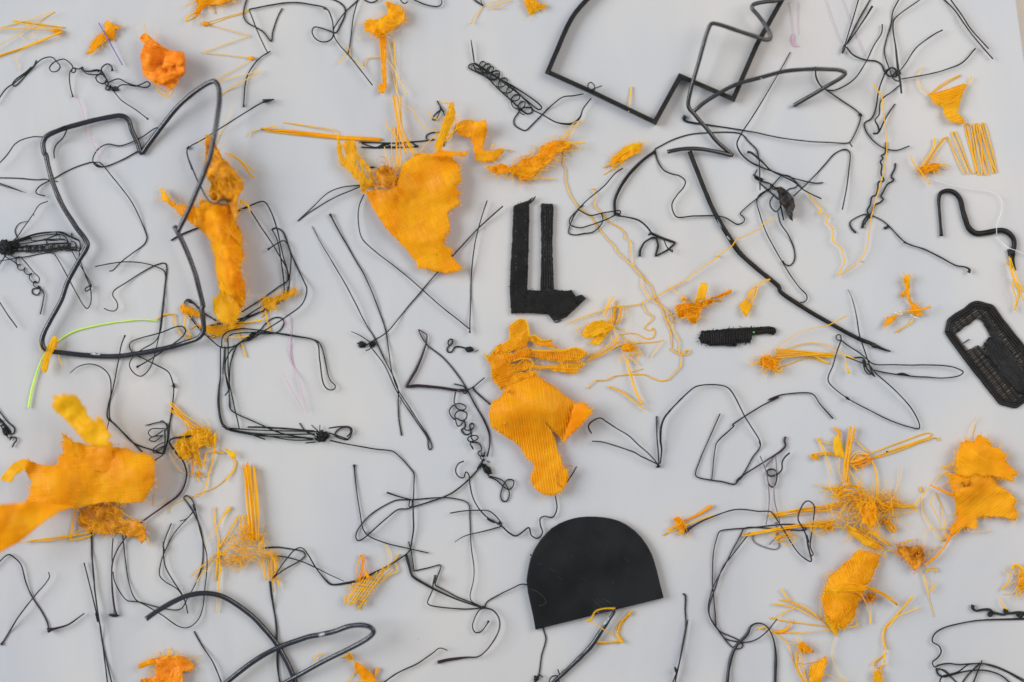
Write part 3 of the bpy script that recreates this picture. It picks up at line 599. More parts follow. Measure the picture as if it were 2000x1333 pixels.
P_ = [st('G 735,402 820,370 850,373 890,430 940,560 990,780 1022,890 1028,968', 1.7), st('G 735,425 800,530 880,650 950,760 1028,905 1030,968 960,1020 800,1135 662,1222', 1.6), st('G 875,737 950,690 995,668 1030,702 1052,800 1040,950 1030,1040 990,1082 900,1130 760,1215 590,1335', 1.6, ends='s'),
      st('G 906,582 930,570 988,598 1050,760 1150,980 1173,1040 1140,1150 1030,1240 N 860,332 770,390 650,440 620,490 590,590 580,700 580,850 590,940 760,1030 1000,1130 1220,1165', 1.7), st('G 906,582 942,650 980,850 990,1100 920,1165 700,1255 N 425,300', 1.6), st('N 475,262 395,210 290,115 262,98 236,120 236,145 300,260 422,388 440,385 640,290 720,242 900,152 1020,62 1032,0', 1.7, ends=''),
      st('N 255,108 300,130', [2.0, 2.6, 1.5], 'dark', name='knot'), st('N 420,390 520,465 620,455 700,402 820,330 850,290 920,240 972,238 1000,270 960,340 900,360 800,365 720,392 612,470 570,525 545,620 572,750 576,790 546,836', 1.6), st('N 520,465 525,400 560,350 650,325 760,330 1000,370 1252,418 1282,452 1350,712 1392,765 1380,788 1340,790 1305,755 1272,560 1246,422 1100,382 900,353 720,352 600,365 570,388 570,450 575,700 620,930 656,1090', 1.6),
      st('N 512,465 510,700 500,780 498,920 530,1060 580,1096 860,1130 1100,1132 1235,1130', [1.5, 1.5, 2.6, 2.4, 1.8, 1.7, 1.7]), st('N 546,458 546,620 556,720 580,820 590,940', 1.3), st('N 545,460 530,670', 1.3), st('N 545,1082 700,1095 1000,1106 1265,1110', 1.6), st('N 550,1092 780,1140 1100,1156 1225,1170', 1.6), st('N 720,1075 900,1080 1225,1106', 1.9), st('N 550,1078 700,1120 855,1171', 1.7), st('N 600,1097 900,1150 1060,1176 1215,1176', 1.5),
      st('N 1118,1045 1165,1110 1235,1140', 1.4), st('N 1275,1062 1272,1110', 1.2), st('N 1210,1060 1270,1120', 0.8), knot('N 1290,1148', 17, 13, -0.3, 18, 1.3, turns=90), knot('N 750,380', 14, 5, -0.7, 6, 1.3, turns=26), st('N 1340,1085 1420,1075 1502,1076 1521,1100 1490,1168 1460,1171 1390,1140 1402,1105 1450,1078 1502,1086 1506,1122 1480,1150', 1.9, 'plum'), st('N 1340,1120 1420,1146 1486,1170', 1.7), st('N 530,1060 580,1100', [3.5, 2.0], 'dark', name='knot'), st('N 1164,1197 1235,1190', 1.3),
      st('N 1350,1178 1500,1210 1700,1245 1800,1255 Z 470,130 592,255 620,295 620,400 615,610 620,700 606,800 590,880 562,915', [1.9, 1.7, 1.6, 1.6, 1.6, 2.2, 1.8])]
thing('wire_tangle', 'large black wire tangle bent into square frames round the orange column, with a round knot', 'wire tangle', P_)
thing('curl_ended_wire', 'thin black wire with a pigtail curl lying over the orange column', 'plastic wire', [
    st('B 530,762 445,785 300,870 A 1640,1015,14 1560,1065 1440,1135 1430,1165 1470,1300 G 262,30 350,235,34 435,375,70 480,383,78 520,347,80 550,347,82 577,370,83 545,390,82 500,386,80 490,370,82 540,364,84 595,357,84', [1.9, 1.5, 1.5, 1.6, 1.6, 1.7, 1.9, 1.7], lift=2), st('B 445,778 530,762', [4.5, 3.0, 1.2], 'dark', name='tip'), st('A 1430,1140 1450,1125', 2.4, name='knot')])
thing('straight_wire', 'short stout black wire passing under the orange column', 'plastic wire', [st('G 135,668 190,632 330,572 500,500 645,440 730,405', [2.0, 2.2, 1.6, 1.5, 2.4, 2.2], lift=0)])
thing('swirl_wire', 'thin black wire arching from a bead into a pretzel swirl near the far edge', 'plastic wire', [
    st('B 340,75 500,40 680,20 800,35 930,68 967,130 982,200 980,285 950,316 890,321 842,292 820,245 835,211 880,215 950,236 1002,252 1042,190 1076,105 1072,60 1030,20 930,-20', 1.7), st('B 1190,-30 1175,0 1080,90 1010,180 985,232 995,290 1030,342 1090,410 1200,548 1285,656', 1.5), st('B 1180,-30 1140,120 1112,345 1095,418', 1.5), st('B 905,60 935,72', [1.8, 3.0, 1.8], 'dark', name='knot')])
thing('bent_wire', 'thin black wire bent like a letter N at the far edge, with a beaded leg', 'plastic wire', [
    st('B 330,-30 300,80 300,132 325,175 380,206 450,250 508,320 520,250 560,130 594,66', 1.5), st('B 340,78 390,210 440,320 485,402 503,392', 1.5), st('B 490,400 440,432 380,492 330,572 310,650 302,740 297,822', 1.6, ends='e')])
thing('wire_scrap', 'short curve of black wire cut by the far edge above the orange mushroom', 'plastic wire', [st('B 1205,-30 1225,0 1270,20 1325,0 1340,-30', 1.6)])
thing('wire_scrap', 'tiny black hook at the far edge touching the orange mushroom', 'plastic wire', [st('B 1490,-30 1500,3 1530,29 1556,14', 1.5)])
thing('wire_scrap', 'black wire bow dipping in from the far edge right of the orange mushroom', 'plastic wire', [st('B 1560,-20 1620,8 1700,40 1790,50 1814,30 1810,-30', 1.6)])
s = Sheet('B 1225,170 1270,150 1330,156 1390,110 1402,60 1385,12 1440,30 1500,60 1535,110 1530,160 1490,190 1440,232 1350,270 1320,287 1260,242 1225,235', 10, 9, 22)
s2 = Sheet('B 1330,255 1385,250 1392,420 1385,500 1392,660 1376,716 1330,718 1328,650 1362,640 1355,500 1342,400', 8, 4)
thing('mushroom_scrap', 'orange scrap shaped like a mushroom with a ragged cap and a long stem', 'plastic scrap', [s.film('orange', 2), s.fuzz(70, 12, 0.8, 'orange', edge=False, hz=12, name='fibres'), s.fuzz(50, 10), s2.film('orange', 1.6, name='stem'), s2.fuzz(20, 6), s2.lines(86, 4, 0.9),
    st('B 1440,320 1452,480 1440,560 1476,730', 1.6, 'pale'), st('B 1390,450 1440,522 1550,722', [1.2, 1.2, 2], 'pale'), st('B 1225,505 1240,452 1290,440 1360,435', 1.2, 'fibre'), st('B 1450,300 1475,725', 1.2, 'pale'), st('B 1400,310 1446,490', 1.0, 'pale'), st('B 1375,15 1420,40 1470,50 1535,110', 1.3, 'orange')])
thing('orange_shred', 'small pale orange bent twig straddling a thin black wire left of the mushroom', 'plastic fibres', [st('B 1020,486 1040,468 1080,420 1100,350 1117,442', 1.5, 'pale', kink=True), st('B 1140,465 1200,502 1215,532', 1.6, 'pale'), st('B 1168,285 1192,310', 1.2, 'pale')])
thing('straw_bundle', 'bundle of straight golden straws lying level, left of the orange sail', 'plastic fibres', [
    st('B 440,988 700,1012 950,1046 1350,1068', [2.0, 3.0, 3.2, 3.0], 'orange', lift=3), st('B 470,1005 700,1030 1000,1058 1340,1078', [2.0, 2.6, 2.2], 'orange', lift=3), st('B 605,940 800,968 1000,1008 1003,1030 850,1018 520,1000', 1.5, 'fibre', lift=8), st('B 330,1046 350,1015 440,988', 1.5, 'pale'), st('B 440,988 500,975 562,964', 1.5, 'fibre'), st('B 430,990 450,988', [2.2, 2.2, 2.2], 'seed', name='tip', lift=3)])
# the orange sail
s = Sheet('I 455,710 520,840 600,950 640,1012 750,1120 820,1200 855,1272 900,1265 960,1287 1060,1306 1150,1302 1202,1270 1165,1240 1100,1180 1112,1130 1050,1090 1065,1020 1097,1000 1085,900 1080,840 1172,785 1155,740 1166,690 1140,650 1187,590 1165,520 1140,460 1110,420 1050,405 960,400 860,390 790,430 730,480 710,560 690,640 600,670 520,670 420,680', 12, 6, 70, 'I 1100,600,14,120 1000,1000,8,150 700,650,8,120', rag=2.6)
a = Sheet('I 240,265 222,330 235,400 265,490 330,540 390,610 420,690 520,642 500,560 468,480 400,420 377,360 360,290 315,285 262,330', 12, 5, 25)
u = Sheet('I 1000,385 978,340 1010,230 1050,120 1080,60 1076,10 1110,0 1140,80 1120,150 1072,260 1052,300 1030,385', 18, 5, 30)
w = Sheet('I 935,398 1040,372 1200,388 1228,370 1235,385 1205,415 1050,417 960,417', 24, 2, 30)
b_ = Sheet('I 525,520 590,478 660,510 672,560 700,580 690,640 640,660 560,655 530,600', 16, 9, 14)
thing('orange_sail', 'large orange sheet torn like a sail, with a leafy arm and a brown clump', 'plastic sheet', [
    s.film('orange', 1.8), s.lines(62, 5.0, 1.1, 'film', 1.2, keep=.8), s.lines(-28, 6.5, .7, 'film', 1.2, name='cross_lines', keep=.6), s.fuzz(70, 8, 0.8, 'orange'), a.film('web', 1.0, name='arm', holes=('I 360,420 400,470 420,540 395,520', 'I 430,470 470,540 480,600 440,560', 'I 270,330 300,400 290,440 262,380')), a.lines(58, 7, 0.9, 'fibre', wav=2.5), a.lines(100, 16, 0.9, 'fibre', wav=4, name='cross_lines'), a.fuzz(40, 12), u.film('film', 1.4, name='finger'), u.lines(-72, 4.5, 1.1), u.fuzz(40, 14), w.film('orange', 2, name='toothed_strip'), w.fuzz(40, 5, 0.9, 'orange'),
    b_.film('brown', 1.6, name='clump'), b_.fuzz(60, 14, 0.9, 'brown', edge=False, hz=12, name='fibres'), b_.fuzz(40, 14, 0.7, 'pale'),
    bundle('B 1430,735 1500,735', 'I 740,400 850,400', 7, 1.2, mid='I 690,200 750,230', bow=2, jit=1.2, z=8, zb=14), bundle('I 650,190 690,190', 'I 670,520 720,520', 5, 1.3, jit=1.5, z=8, zb=12), st('I 600,148 628,210 668,240 690,285', 1.8, 'orange', z=12), st('I 717,5 800,60 870,160 930,210 985,205', 1.2, 'fibre', z=6), st('I 918,62 948,110 1005,132', 1.4, 'fibre', z=12), st('I 590,338 612,450', 1.4, 'pale'),
    st('I 1010,235 900,330 860,380', 1.3, 'fibre', z=14), st('I 1060,290 1150,200 1200,180', 1.5, 'fibre', z=14), st('I 1050,300 1130,220 1160,150', 1.2, 'fibre', z=14), st('I 1020,5 1090,8', 1.6, 'fibre', z=10), knot('I 455,630', 10, 8, 0.2, 18, 1.2, 'seed', turns=14), st('I 235,290 240,240 232,232', [2.0, 1.4], 'fibre', z=10)])
thing('wire_scrap', 'flat black lattice of wires half hidden behind the orange sail', 'wire tangle', [
    st('I 400,305 500,310 640,313 720,310 880,298 970,285', 1.6, lift=1), st('I 415,345 550,350 700,346 840,343', 1.6, lift=1), st('I 405,308 530,345 600,316 650,350 720,312 780,345 850,330', 1.3, lift=1), st('I 790,302 850,345', 1.6, lift=1), st('I 540,348 620,316', 1.5, lift=1), st('I 560,345 660,345', 2.4, lift=0, name='knot'),
    st('I 910,282 912,255 945,236 1040,238 1052,290 1045,340', 1.4, lift=1), st('I 1045,240 1035,330', 1.6, lift=1), st('I 480,495 520,500', 2.0, lift=0)])
thing('wire_scrap', 'small split black wire peeping out by the tip of the orange sail', 'plastic wire', [st('I 995,-10 1028,50 1052,102', 1.5), st('I 1030,50 968,108 960,138 985,132 1020,62', 1.3), st('I 1015,40 1045,75', 2.2, name='knot')])
s = Sheet('C 150,955 200,928 270,914 330,930 388,914 402,1000 375,1080 365,1150 440,1160 480,1138 522,1140 525,1165 490,1190 470,1230 370,1242 310,1226 290,1130 275,1060 235,1052 180,1032 160,1000', 10, 8, 40, 'C 380,960,10,60')
thing('ribbon_scrap', 'folded orange ribbon like a numeral, between the sail and the fuzzy shred', 'plastic scrap', [s.film('orange', 1.8), s.lines(80, 4, 0.9), s.fuzz(25, 9), st('C 430,1150,14 440,1115,14 460,1105,12', 1.6, 'orange'), st('C 500,1145 550,1145 600,1160', 1.0, 'fibre'), st('C 150,970 110,1060 60,1090', 1.4, 'fibre'), st('C 165,1000 90,1030 70,1000', 1.2, 'fibre')])
s = Sheet('J 0,490 60,482 120,470 180,500 240,472 262,440 340,420 400,390 430,340 500,300 560,290 652,312 650,352 580,370 520,410 480,460 400,540 320,600 270,595 220,570 180,530 90,550 20,520', 9, 9, 22)
thing('fuzzy_shred', 'fuzzy orange shred curved like a caterpillar with stiff straws at one end', 'plastic scrap', [s.film('orange', 1.6), s.fuzz(110, 14, 0.8, 'orange', edge=False, hz=12, name='fibres'), s.fuzz(90, 16, 0.7), s.lines(-35, 5, 0.9, 'orange', 2, keep=.6),
    st('J 560,300 620,222 672,158 740,140', 1.4, 'fibre', z=10), st('J 590,282 650,232 722,148', 1.4, 'fibre', z=12), st('J 600,312 680,315 752,310', 2.2, 'orange', z=10), st('J 620,292 742,356', 1.3, 'fibre', z=10), st('J 640,150 655,200 600,280', 0.9, 'pale', z=8), st('J 310,590 520,588', 1.8, 'orange', z=4), st('J 328,330 362,334 355,395 310,415 283,415', 1.0, 'orange', kink=True), st('J 355,352 440,350', 1.0, 'orange'), st('J 380,370 430,385', 0.9, 'orange')])
s = Sheet('J 970,422 1050,342 1130,320 1200,312 1170,350 1192,370 1120,410 1060,442 1010,450 950,450', 8, 5, 20)
thing('orange_shred', 'small feathery orange tuft alone on the board, left of the black arc wire', 'plastic scrap', [s.film('film', 1.3), s.fuzz(30, 10), bundle('J 930,480 990,520', 'J 1195,310 1195,370', 9, 1.1, mid='J 1020,400 1070,440'), st('J 898,500 950,478 1010,440', 1.7, 'fibre'), st('J 900,556 950,520 1050,432 1192,372', 1.3, 'fibre')])
thing('tangled_thread', 'long kinked yellow-orange threads wandering over the board and across the black arc', 'plastic thread', [
    st('J 590,340 585,480 607,512 603,600 640,710 700,800 722,822 800,878 870,980 930,1050 980,1100 990,1132 1110,1245 1190,1330 R 870,110 900,200 940,260 970,340 990,400 1020,472 1030,580 1018,592', 1.4, 'fibre', kink=True, lift=5),
    st('J 803,660 826,680 842,730 820,790 890,850 940,922 1020,960 1062,1002 1060,1040 1106,1066 1110,1222 1130,1268 R 800,38 795,110 850,200 940,260 1026,330 1030,440 1086,540 1080,620 1102,652 1095,732 1040,790 1000,832 940,842 880,820 820,790 700,790 590,800 520,836 450,830 378,900', 1.5, 'fibre', kink=True, lift=5),
    st('J 800,665 815,660 828,668', 1.1, 'fibre'), st('K 818,685,12 815,708,12 745,735,12 735,765,12 650,810,13 540,855,15 515,900,14 410,970,9 402,990,8 270,1075,6 180,1150,4 0,1255,4 R 1130,70,4 1040,120,4 920,190,6 840,222,5 780,252,4 700,262 600,270 480,305 380,340 230,402', 1.5, 'fibre', kink=True, lift=3),
    st('R 800,250 830,310 886,355 820,435 868,456 882,435 900,470 880,510 830,516 760,480 700,476 640,486', 1.3, 'fibre', lift=4), st('R 1018,592 1080,632 1140,642 1165,612 1140,605 1100,636', 1.6, 'fibre'), st('R 970,350 1030,400', 1.2, 'fibre'), st('R 965,345 1025,330', 1.2, 'fibre'), st('R 985,330 1020,420', 1.0, 'fibre'), knot('K 403,980', 3, 3, 0, 8, 1.3, 'fibre', turns=8)])
p1 = Sheet('R 335,482 370,420 420,385 500,370 560,390 592,430 540,450 460,490 400,512 375,520', 8, 6, 22); p2 = Sheet('R 398,550 440,500 520,450 582,440 520,500 480,562 430,562', 7, 5, 22); p3 = Sheet('R 640,560 690,548 740,575 745,610 690,622 645,600', 8, 7, 10)
thing('flower_scrap', 'spiky orange scrap like a torn flower with petals, stems and a curled centre', 'plastic scrap', [p1.film('film', 1.3, name='petal'), p2.film('film', 1.3, name='petal'), p1.lines(-25, 4.5, 1.0), p2.lines(-45, 4.5, 1.0), p1.fuzz(24, 8), p3.film('orange', 1.6, name='centre'), p3.fuzz(30, 10, 0.9, 'fibre', edge=False, hz=6, name='fibres'), p3.fuzz(14, 14, .8),
    bundle('R 545,260 660,285', 'R 545,390 620,405', 8, 1.2, jit=1.5), st('R 582,198 540,272 498,345', 2.0, 'fibre'), st('R 560,195 520,290', 1.4, 'fibre'), st('R 600,228 590,400', 1.6, 'fibre'), st('R 590,270 680,285', 1.8, 'fibre'), st('R 558,488 580,542 602,520 585,430', 1.5, 'fibre'), st('R 290,462 310,440 370,424', 1.6, 'fibre'), st('R 560,600 640,572 760,552 880,545 962,530', 1.3, 'fibre'), st('R 955,530 930,562 865,657', 1.2, 'pale'),
    st('R 670,650 705,780 750,925 800,1018', 2.0, 'fibre'), st('R 690,655 715,780 770,940 815,1015', 1.2, 'fibre'), st('R 700,650 770,716', 1.5, 'fibre'), st('R 632,645 634,712', 1.2, 'fibre'), st('R 720,772 802,748', 1.4, 'fibre'), st('R 740,568 800,630 700,642', 1.6, 'fibre', kink=True), st('R 540,880 640,928 730,990 790,1040 834,1062', 1.8, 'fibre'), st('R 550,890 650,922 750,1000 810,1012', 1.0, 'fibre'), st('R 560,885 590,875', 1.0, 'fibre'),
    st('R 630,480 700,540 745,560', 1.3, 'fibre'), st('R 600,430 670,460 760,520', 0.7, 'pale'), st('R 680,285 690,400 680,470', 0.6, 'pale'), bundle('R 375,650 385,690', 'R 620,500 640,550', 5, 1.2, mid='R 500,590 510,620', jit=2)])
A_ = Sheet('Q 1150,150 1235,90 1280,100 1300,160 1312,230 1292,300 1222,330 1142,342 1062,370 1012,370 1060,300 1142,260 1160,200', 9, 7, 40)
B_ = Sheet('Q 958,368 1012,372 1142,346 1182,360 1162,440 1202,500 1300,500 1362,488 1362,540 1262,560 1202,600 1122,612 1090,632 1050,580 1018,530 1010,450 990,400', 9, 6, 30)
C_ = Sheet('Q 1140,400 1170,360 1230,335 1290,305 1340,330 1540,330 1660,308 1745,342 1752,372 1700,410 1560,425 1400,405 1330,378 1260,395 1200,420 1150,430', 12, 5, 34)
D_ = Sheet('Q 1150,470 1200,440 1290,405 1370,450 1500,445 1700,420 1757,432 1690,472 1680,500 1590,512 1500,492 1400,466 1300,475 1220,500 1160,520', 8, 4, 24)
E_ = Sheet('Q 1308,228 1340,215 1400,252 1475,248 1482,285 1542,318 1440,302 1350,292', 10, 4, 24)
thing('mesh_scrap', 'torn orange printed mesh with gaps showing, above the cloth-like orange sheet', 'plastic sheet', [
    A_.lines(55, 4.4, 1.1, 'orange', both=True), A_.film('film', 1.0), B_.lines(70, 4.6, 1.2, 'orange', both=True), B_.film('film', 1.2), B_.fuzz(60, 10, .8, 'orange'), C_.film('web', .9), C_.lines(80, 4.3, 1.5, 'orange'), C_.lines(5, 7, 1.3, 'orange', name='cross_lines'), C_.fuzz(24, 8, .8, 'orange'), D_.film('web', .9), D_.lines(80, 4.6, 1.5, 'orange', keep=.75), D_.lines(4, 7, 1.5, 'orange', name='cross_lines'), D_.fuzz(30, 8, .8, 'orange'), E_.film('web', .9), E_.lines(30, 4, 1.3, 'orange'), E_.fuzz(30, 6, .8, 'orange'),
    st('Q 1310,228 1345,216 1405,254 1475,250', 1.8, 'orange', z=10), st('Q 1150,150 1235,92 1282,102 1302,165 1312,230', 1.6, 'orange', z=10), st('Q 1330,330 1440,335 1560,335 1660,312 1745,345', 2.0, 'orange', z=14), st('Q 1180,480 1230,430 1290,395 1340,430 1300,500', 1.8, 'orange', z=9), st('Q 1185,410 1260,395 1330,400', 1.5, 'orange', z=9)])
s = Sheet('Q 1360,520 1420,560 1540,642 1660,735 1720,735 1797,795 1700,905 1570,1037 1500,950 1400,850 1470,930 1512,1030 1532,1120 1560,1190 Z 1750,220 1800,270 1806,330 1770,412 1690,466 1610,456 1550,412 1510,340 1520,290 1546,260 1530,215 Q 1290,1160 1240,1080 1210,1040 1100,975 1025,930 1000,870 1005,790 1020,725 1090,690 1130,620 1200,590 1260,560', 14, 5, 80, 'Q 1330,700,12,140 1500,800,12,160 1150,800,10,120', rag=1.4)
g = Sheet('Q 1660,735 1720,733 1800,795 1700,905 1572,1038 1590,960 1625,850', 26, 4, 40)
thing('cloth_scrap', 'orange sheet draped like cloth, its two tails ending in a corner and a round disc', 'plastic sheet', [
    s.film('orange', 1.8), s.lines(82, 5.0, 1.35, 'fibre', 1.6, wav=0.8), s.fuzz(70, 7, .9, 'orange'), g.film('orange', 1.8, name='folded_flap'), g.fuzz(14, 8, .8), st('Z 1760,400,20 1722,370,24 1716,310,26 1750,255,26 1800,234,20 1835,236,14', [1.5, 2.0, 1.2], 'brown', z=20), st('Q 1085,632 1075,600 1040,560', 2, 'orange'), st('Q 1140,655 1165,640', [2, 3.4, 2], 'brown', name='scorch', z=24, lift=0), st('Q 1110,900 1135,880', [1.5, 2.6, 1.5], 'brown', name='scorch', z=22, lift=0)])
rg_ = np.random.default_rng(5)
L_ = np.array([(1003, 402), (1030, 393), (1040, 386), (1034, 398), (1033, 470), (1030, 567), (1055, 568), (1057, 500), (1056, 400), (1059, 397), (1079, 399), (1081, 405), (1079, 480), (1082, 566), (1100, 568), (1116, 567), (1125, 579), (1137, 576), (1145, 584), (1128, 600), (1108, 618), (1092, 626), (1080, 625), (1070, 614), (1045, 613), (1025, 611), (998, 613), (995, 560), (1000, 470)], float)
Ls = 'O ' + ' '.join(f'{x},{y}' for x, y in L_)
r1 = Sheet('O 1005,404 1031,395 1032,470 1028,612 999,612 997,560 1002,470', 9.2, 0.3, fine=0); r2 = Sheet('O 1059,400 1078,402 1077,480 1080,566 1057,566 1058,500', 9.2, 0.3, fine=0); r3 = Sheet('O 1030,569 1115,570 1125,580 1141,583 1106,616 1090,622 1070,612 1030,610', 9.2, 0.3, fine=0)
thing('l_shaped_plate', 'black L-shaped printed plate with two uprights and a broken foot', 'plastic plate', [
    slab(Ls, 0.2, 9.0, 'rough', rag=0.8), r1.lines(52, 4.8, 1.15, 'rough', 0.7), r2.lines(88, 4.6, 1.1, 'rough', 0.7), r3.lines(52, 4.8, 1.15, 'rough', 0.7), join('gap_dots', [rod(f'O {x+rg_.uniform(-.5,.5):.1f},{y:.1f},10.1 {x+1.2:.1f},{y+.6:.1f},10.1', rg_.uniform(.2, .4), lift=0, n=4) for x, y0, y1 in ((1007, 415, 600), (1026, 405, 560), (1063, 405, 560), (1074, 405, 566)) for y in np.arange(y0, y1, 3.7) if rg_.uniform() < .5], 'scuff'), r1.fuzz(24, 5, .6, 'rough'), r3.fuzz(30, 6, .6, 'rough'), st('O 1034,397,8 1041,391,10 1046,384,10', [2.4, 2.2, 1.4], 'rough', name='spike', lift=0), st('O 1080,624,5 1085,630,3 1096,626,4', 1.5, 'rough', name='spike', lift=0)])
thing('curled_wire', 'tiny curled black wire with a dark lump, above the orange mesh', 'plastic wire', [st('Q 722,252 722,272 700,295 688,282 695,255 712,246 724,256 715,285 690,305 678,325 688,345 712,345 738,310 762,304 822,316', 1.9), knot('Q 850,325', 10, 6, 0.1, 10, 1.3, turns=50), st('Q 890,345 920,330', 0.7)])
bar = 'R 1255,455 1330,450 1400,446 1460,438 1530,435 1650,430 1770,422 1815,433 1827,465 1810,490 1750,481 1640,491 1632,545 1580,550 1530,555 1522,578 1420,572 1330,570 1255,555 1232,510'
rb = Sheet('R 1262,460 1400,451 1530,440 1770,428 1812,440 1820,465 1805,484 1750,475 1634,485 1626,540 1524,550 1515,572 1330,565 1258,550 1238,510', 8.2, 0.4, fine=0)
thing('black_bar', 'ragged black printed bar with a bright green speck on it', 'plastic plate', [slab(bar, 0.2, 8.0, 'rough', rag=1.4), rb.lines(87, 4.6, 1.2, 'rough', 0.8), rb.lines(-3, 5, 0.7, 'rough', 0.6, name='cross_lines'), rb.fuzz(60, 6, .7, 'rough'), rb.fuzz(60, 7, .6, 'seed', edge=False, hz=2, name='crumbs'),
    st('R 1650,467,11 1664,467,11', [1.0, 1.7, 1.0], 'speck', name='green_speck', lift=0)])
s = Sheet('R 1050,262 1090,250 1200,242 1282,220 1330,212 1340,240 1262,290 1222,372 1210,405 1162,392 1130,345 1080,362 1055,300', 9, 8, 20)
s2 = Sheet('R 1250,80 1305,92 1282,215 1200,245', 14, 4, 30)
thing('star_scrap', 'orange star-shaped scrap with a square stub and comb-like arm, above the black bar', 'plastic scrap', [s.film('orange', 1.6), s.lines(75, 4.5, 1.0, 'orange', 2), s.fuzz(70, 12, .8, 'orange', edge=False, hz=12, name='fibres'), s.fuzz(36, 9, .8), s2.film('film', 1.5, name='stub'), s2.lines(-72, 4, 1.1), bundle('R 1300,235 1330,205', 'R 1478,128 1490,165', 5, 1.4, 'orange', jit=1), knot('R 1115,215', 8, 7, 0, 8, 1.1, 'fibre', turns=20), st('R 1010,110 1060,160 1100,180 1140,190', 0.9, 'pale'), st('R 1330,225 1420,228', 1.6, 'orange')])
s = Sheet('R 1548,250 1600,208 1642,262 1596,360 1556,305', 6, 4, 22)
thing('kite_scrap', 'small orange kite-shaped scrap whose tail laps over the black arc', 'plastic scrap', [s.film('film', 1.4), s.lines(-65, 4.2, 1.0), s.fuzz(12, 7), bundle('R 1600,210 1638,250', 'R 1665,115 1690,120', 6, 1.2, jit=1), st('R 1665,115,5 1700,90,9 1730,70,12 1782,62,14', 1.6, 'fibre', lift=0), st('R 1690,125,5 1720,90,10 1780,66,14', 1.3, 'fibre', lift=0)])
thing('filament_arc', 'long thick black filament arc with a flaked tapering end', 'plastic filament', [
    st('K 183,180,9 230,300,9 300,480,8 390,680,7 480,830,6 560,950,6 700,1080,6 870,1222,6 T 90,32 200,116 400,240 560,330 700,402 800,440 870,475 938,496', [4.6, 4.6, 4.6, 4.5, 4.8, 4.4, 4.4, 4.4, 4.2, 4.0, 4.2, 2.0], 'rough', name='filament', lift=0, wob=0.07), st('K 395,705,11 430,770,10', [1, 1.8, 1], 'scuff', name='scuff', lift=0), st('K 470,830,9.5 500,865,9.5', [1, 2.0, 1], 'scuff', name='scuff', lift=0), st('T 780,435 840,465', [2, 5, 2.5], 'seed', name='flake', lift=0)])
thing('bent_filament', 'thick slate-grey filament bent into sharp angles, its arms rising over the square frame', 'plastic filament', [
    st('D 12,1165,16 120,1145,18 200,1140,18 320,1150,16 480,1186,10 508,1192,8 400,1090,12 300,970,16 215,870,18 175,820,20 190,700,28 230,560,36 280,380,44 330,220,50 352,183,51 385,184,51 560,240,51 700,285,50 765,306,48 798,300,46 800,268,46 760,190,44 700,110,42 660,60,40 672,38,40 760,15,38 860,5,36 930,-20,34', 4.1, 'slate', name='filament', lift=0, wob=0.04, n=14, kink=False),
    st('D 205,862,16 240,835,20 280,800,22 400,720,28 550,645,34 730,595,40 900,550,44 1060,534,46 1200,532,46 1340,543,44 1378,560,43 1350,592,40 1250,652,32 1120,730,20 980,812,6', 4.0, 'slate', name='filament', lift=0, wob=0.04, n=14), st('D 480,1190,8 520,1186,8', [3.5, 4.6, 2.5], 'slate', name='flattened_tip', lift=0), st('D 725,600,43 742,606,43', [1, 1.7, 1], 'scuff', name='scuff', lift=0), st('D 985,806,9 965,815,7', [4.0, 3.0], 'scuff', name='cut_end', lift=0)])
# square black frame: a standing strip, mitred at its corners
fr = np.array([(1176, -34), (1160, -14), (1146, 0), (1134, 13), (1124, 25), (1115, 39), (1107, 54), (1099, 72), (1090, 94), (1080, 117), (1070, 141), (1150, 177), (1279, 239), (1328.5, 149), (1432, 194), (1478, 88), (1526, 2), (1536, -30)], float)
def strip(P, wd_, z0, z1, m, name):
    T = np.gradient(P, axis=0)
    n = len(P); N = np.zeros_like(P)
    for i in range(n):
        a = P[i] - P[max(0, i - 1)]; b = P[min(n - 1, i + 1)] - P[i]
        if i == 0: a = b
        if i == n - 1: b = a
        a, b = a / np.hypot(*a), b / np.hypot(*b); na, nb = np.array([-a[1], a[0]]), np.array([-b[1], b[0]]); k = na + nb; N[i] = k / max(0.35, (k @ na))
    A, B = P + N * wd_ / 2, P - N * wd_ / 2
    V = np.vstack([world(np.column_stack([q, np.full(n, z)])) for q, z in ((A, z0), (B, z0), (B * .9 + A * .1, z1), (A * .9 + B * .1, z1))])
    # B and A swap so that the ring runs round the section
    F = []
    for i in range(n - 1):
        for k in range(4):
            k2 = (k + 1) % 4; F.append([k * n + i, k2 * n + i, k2 * n + i + 1, k * n + i + 1])
    F += [[0, n, 2 * n, 3 * n][::-1], [n - 1, 2 * n - 1, 3 * n - 1, 4 * n - 1]]
    return part(name, V, F, m, smooth=False)
thing('square_frame', 'black flat plastic frame with a stepped corner, open toward the far edge', 'plastic frame', [strip(fr, 9.5, 0.2, 20, 'rough', 'outline'), st('C 860,560,21 878,552,21', [2, 3, 2], 'dark', name='corner_blob', lift=0), st('C 870,560,20.5 1180,690,20.5 1660,925,20.5', 1.2, 'dark', name='seam', lift=0), st('C 1478,850,21 1484,858,21', 1.2, 'scuff', name='scuff', lift=0)])
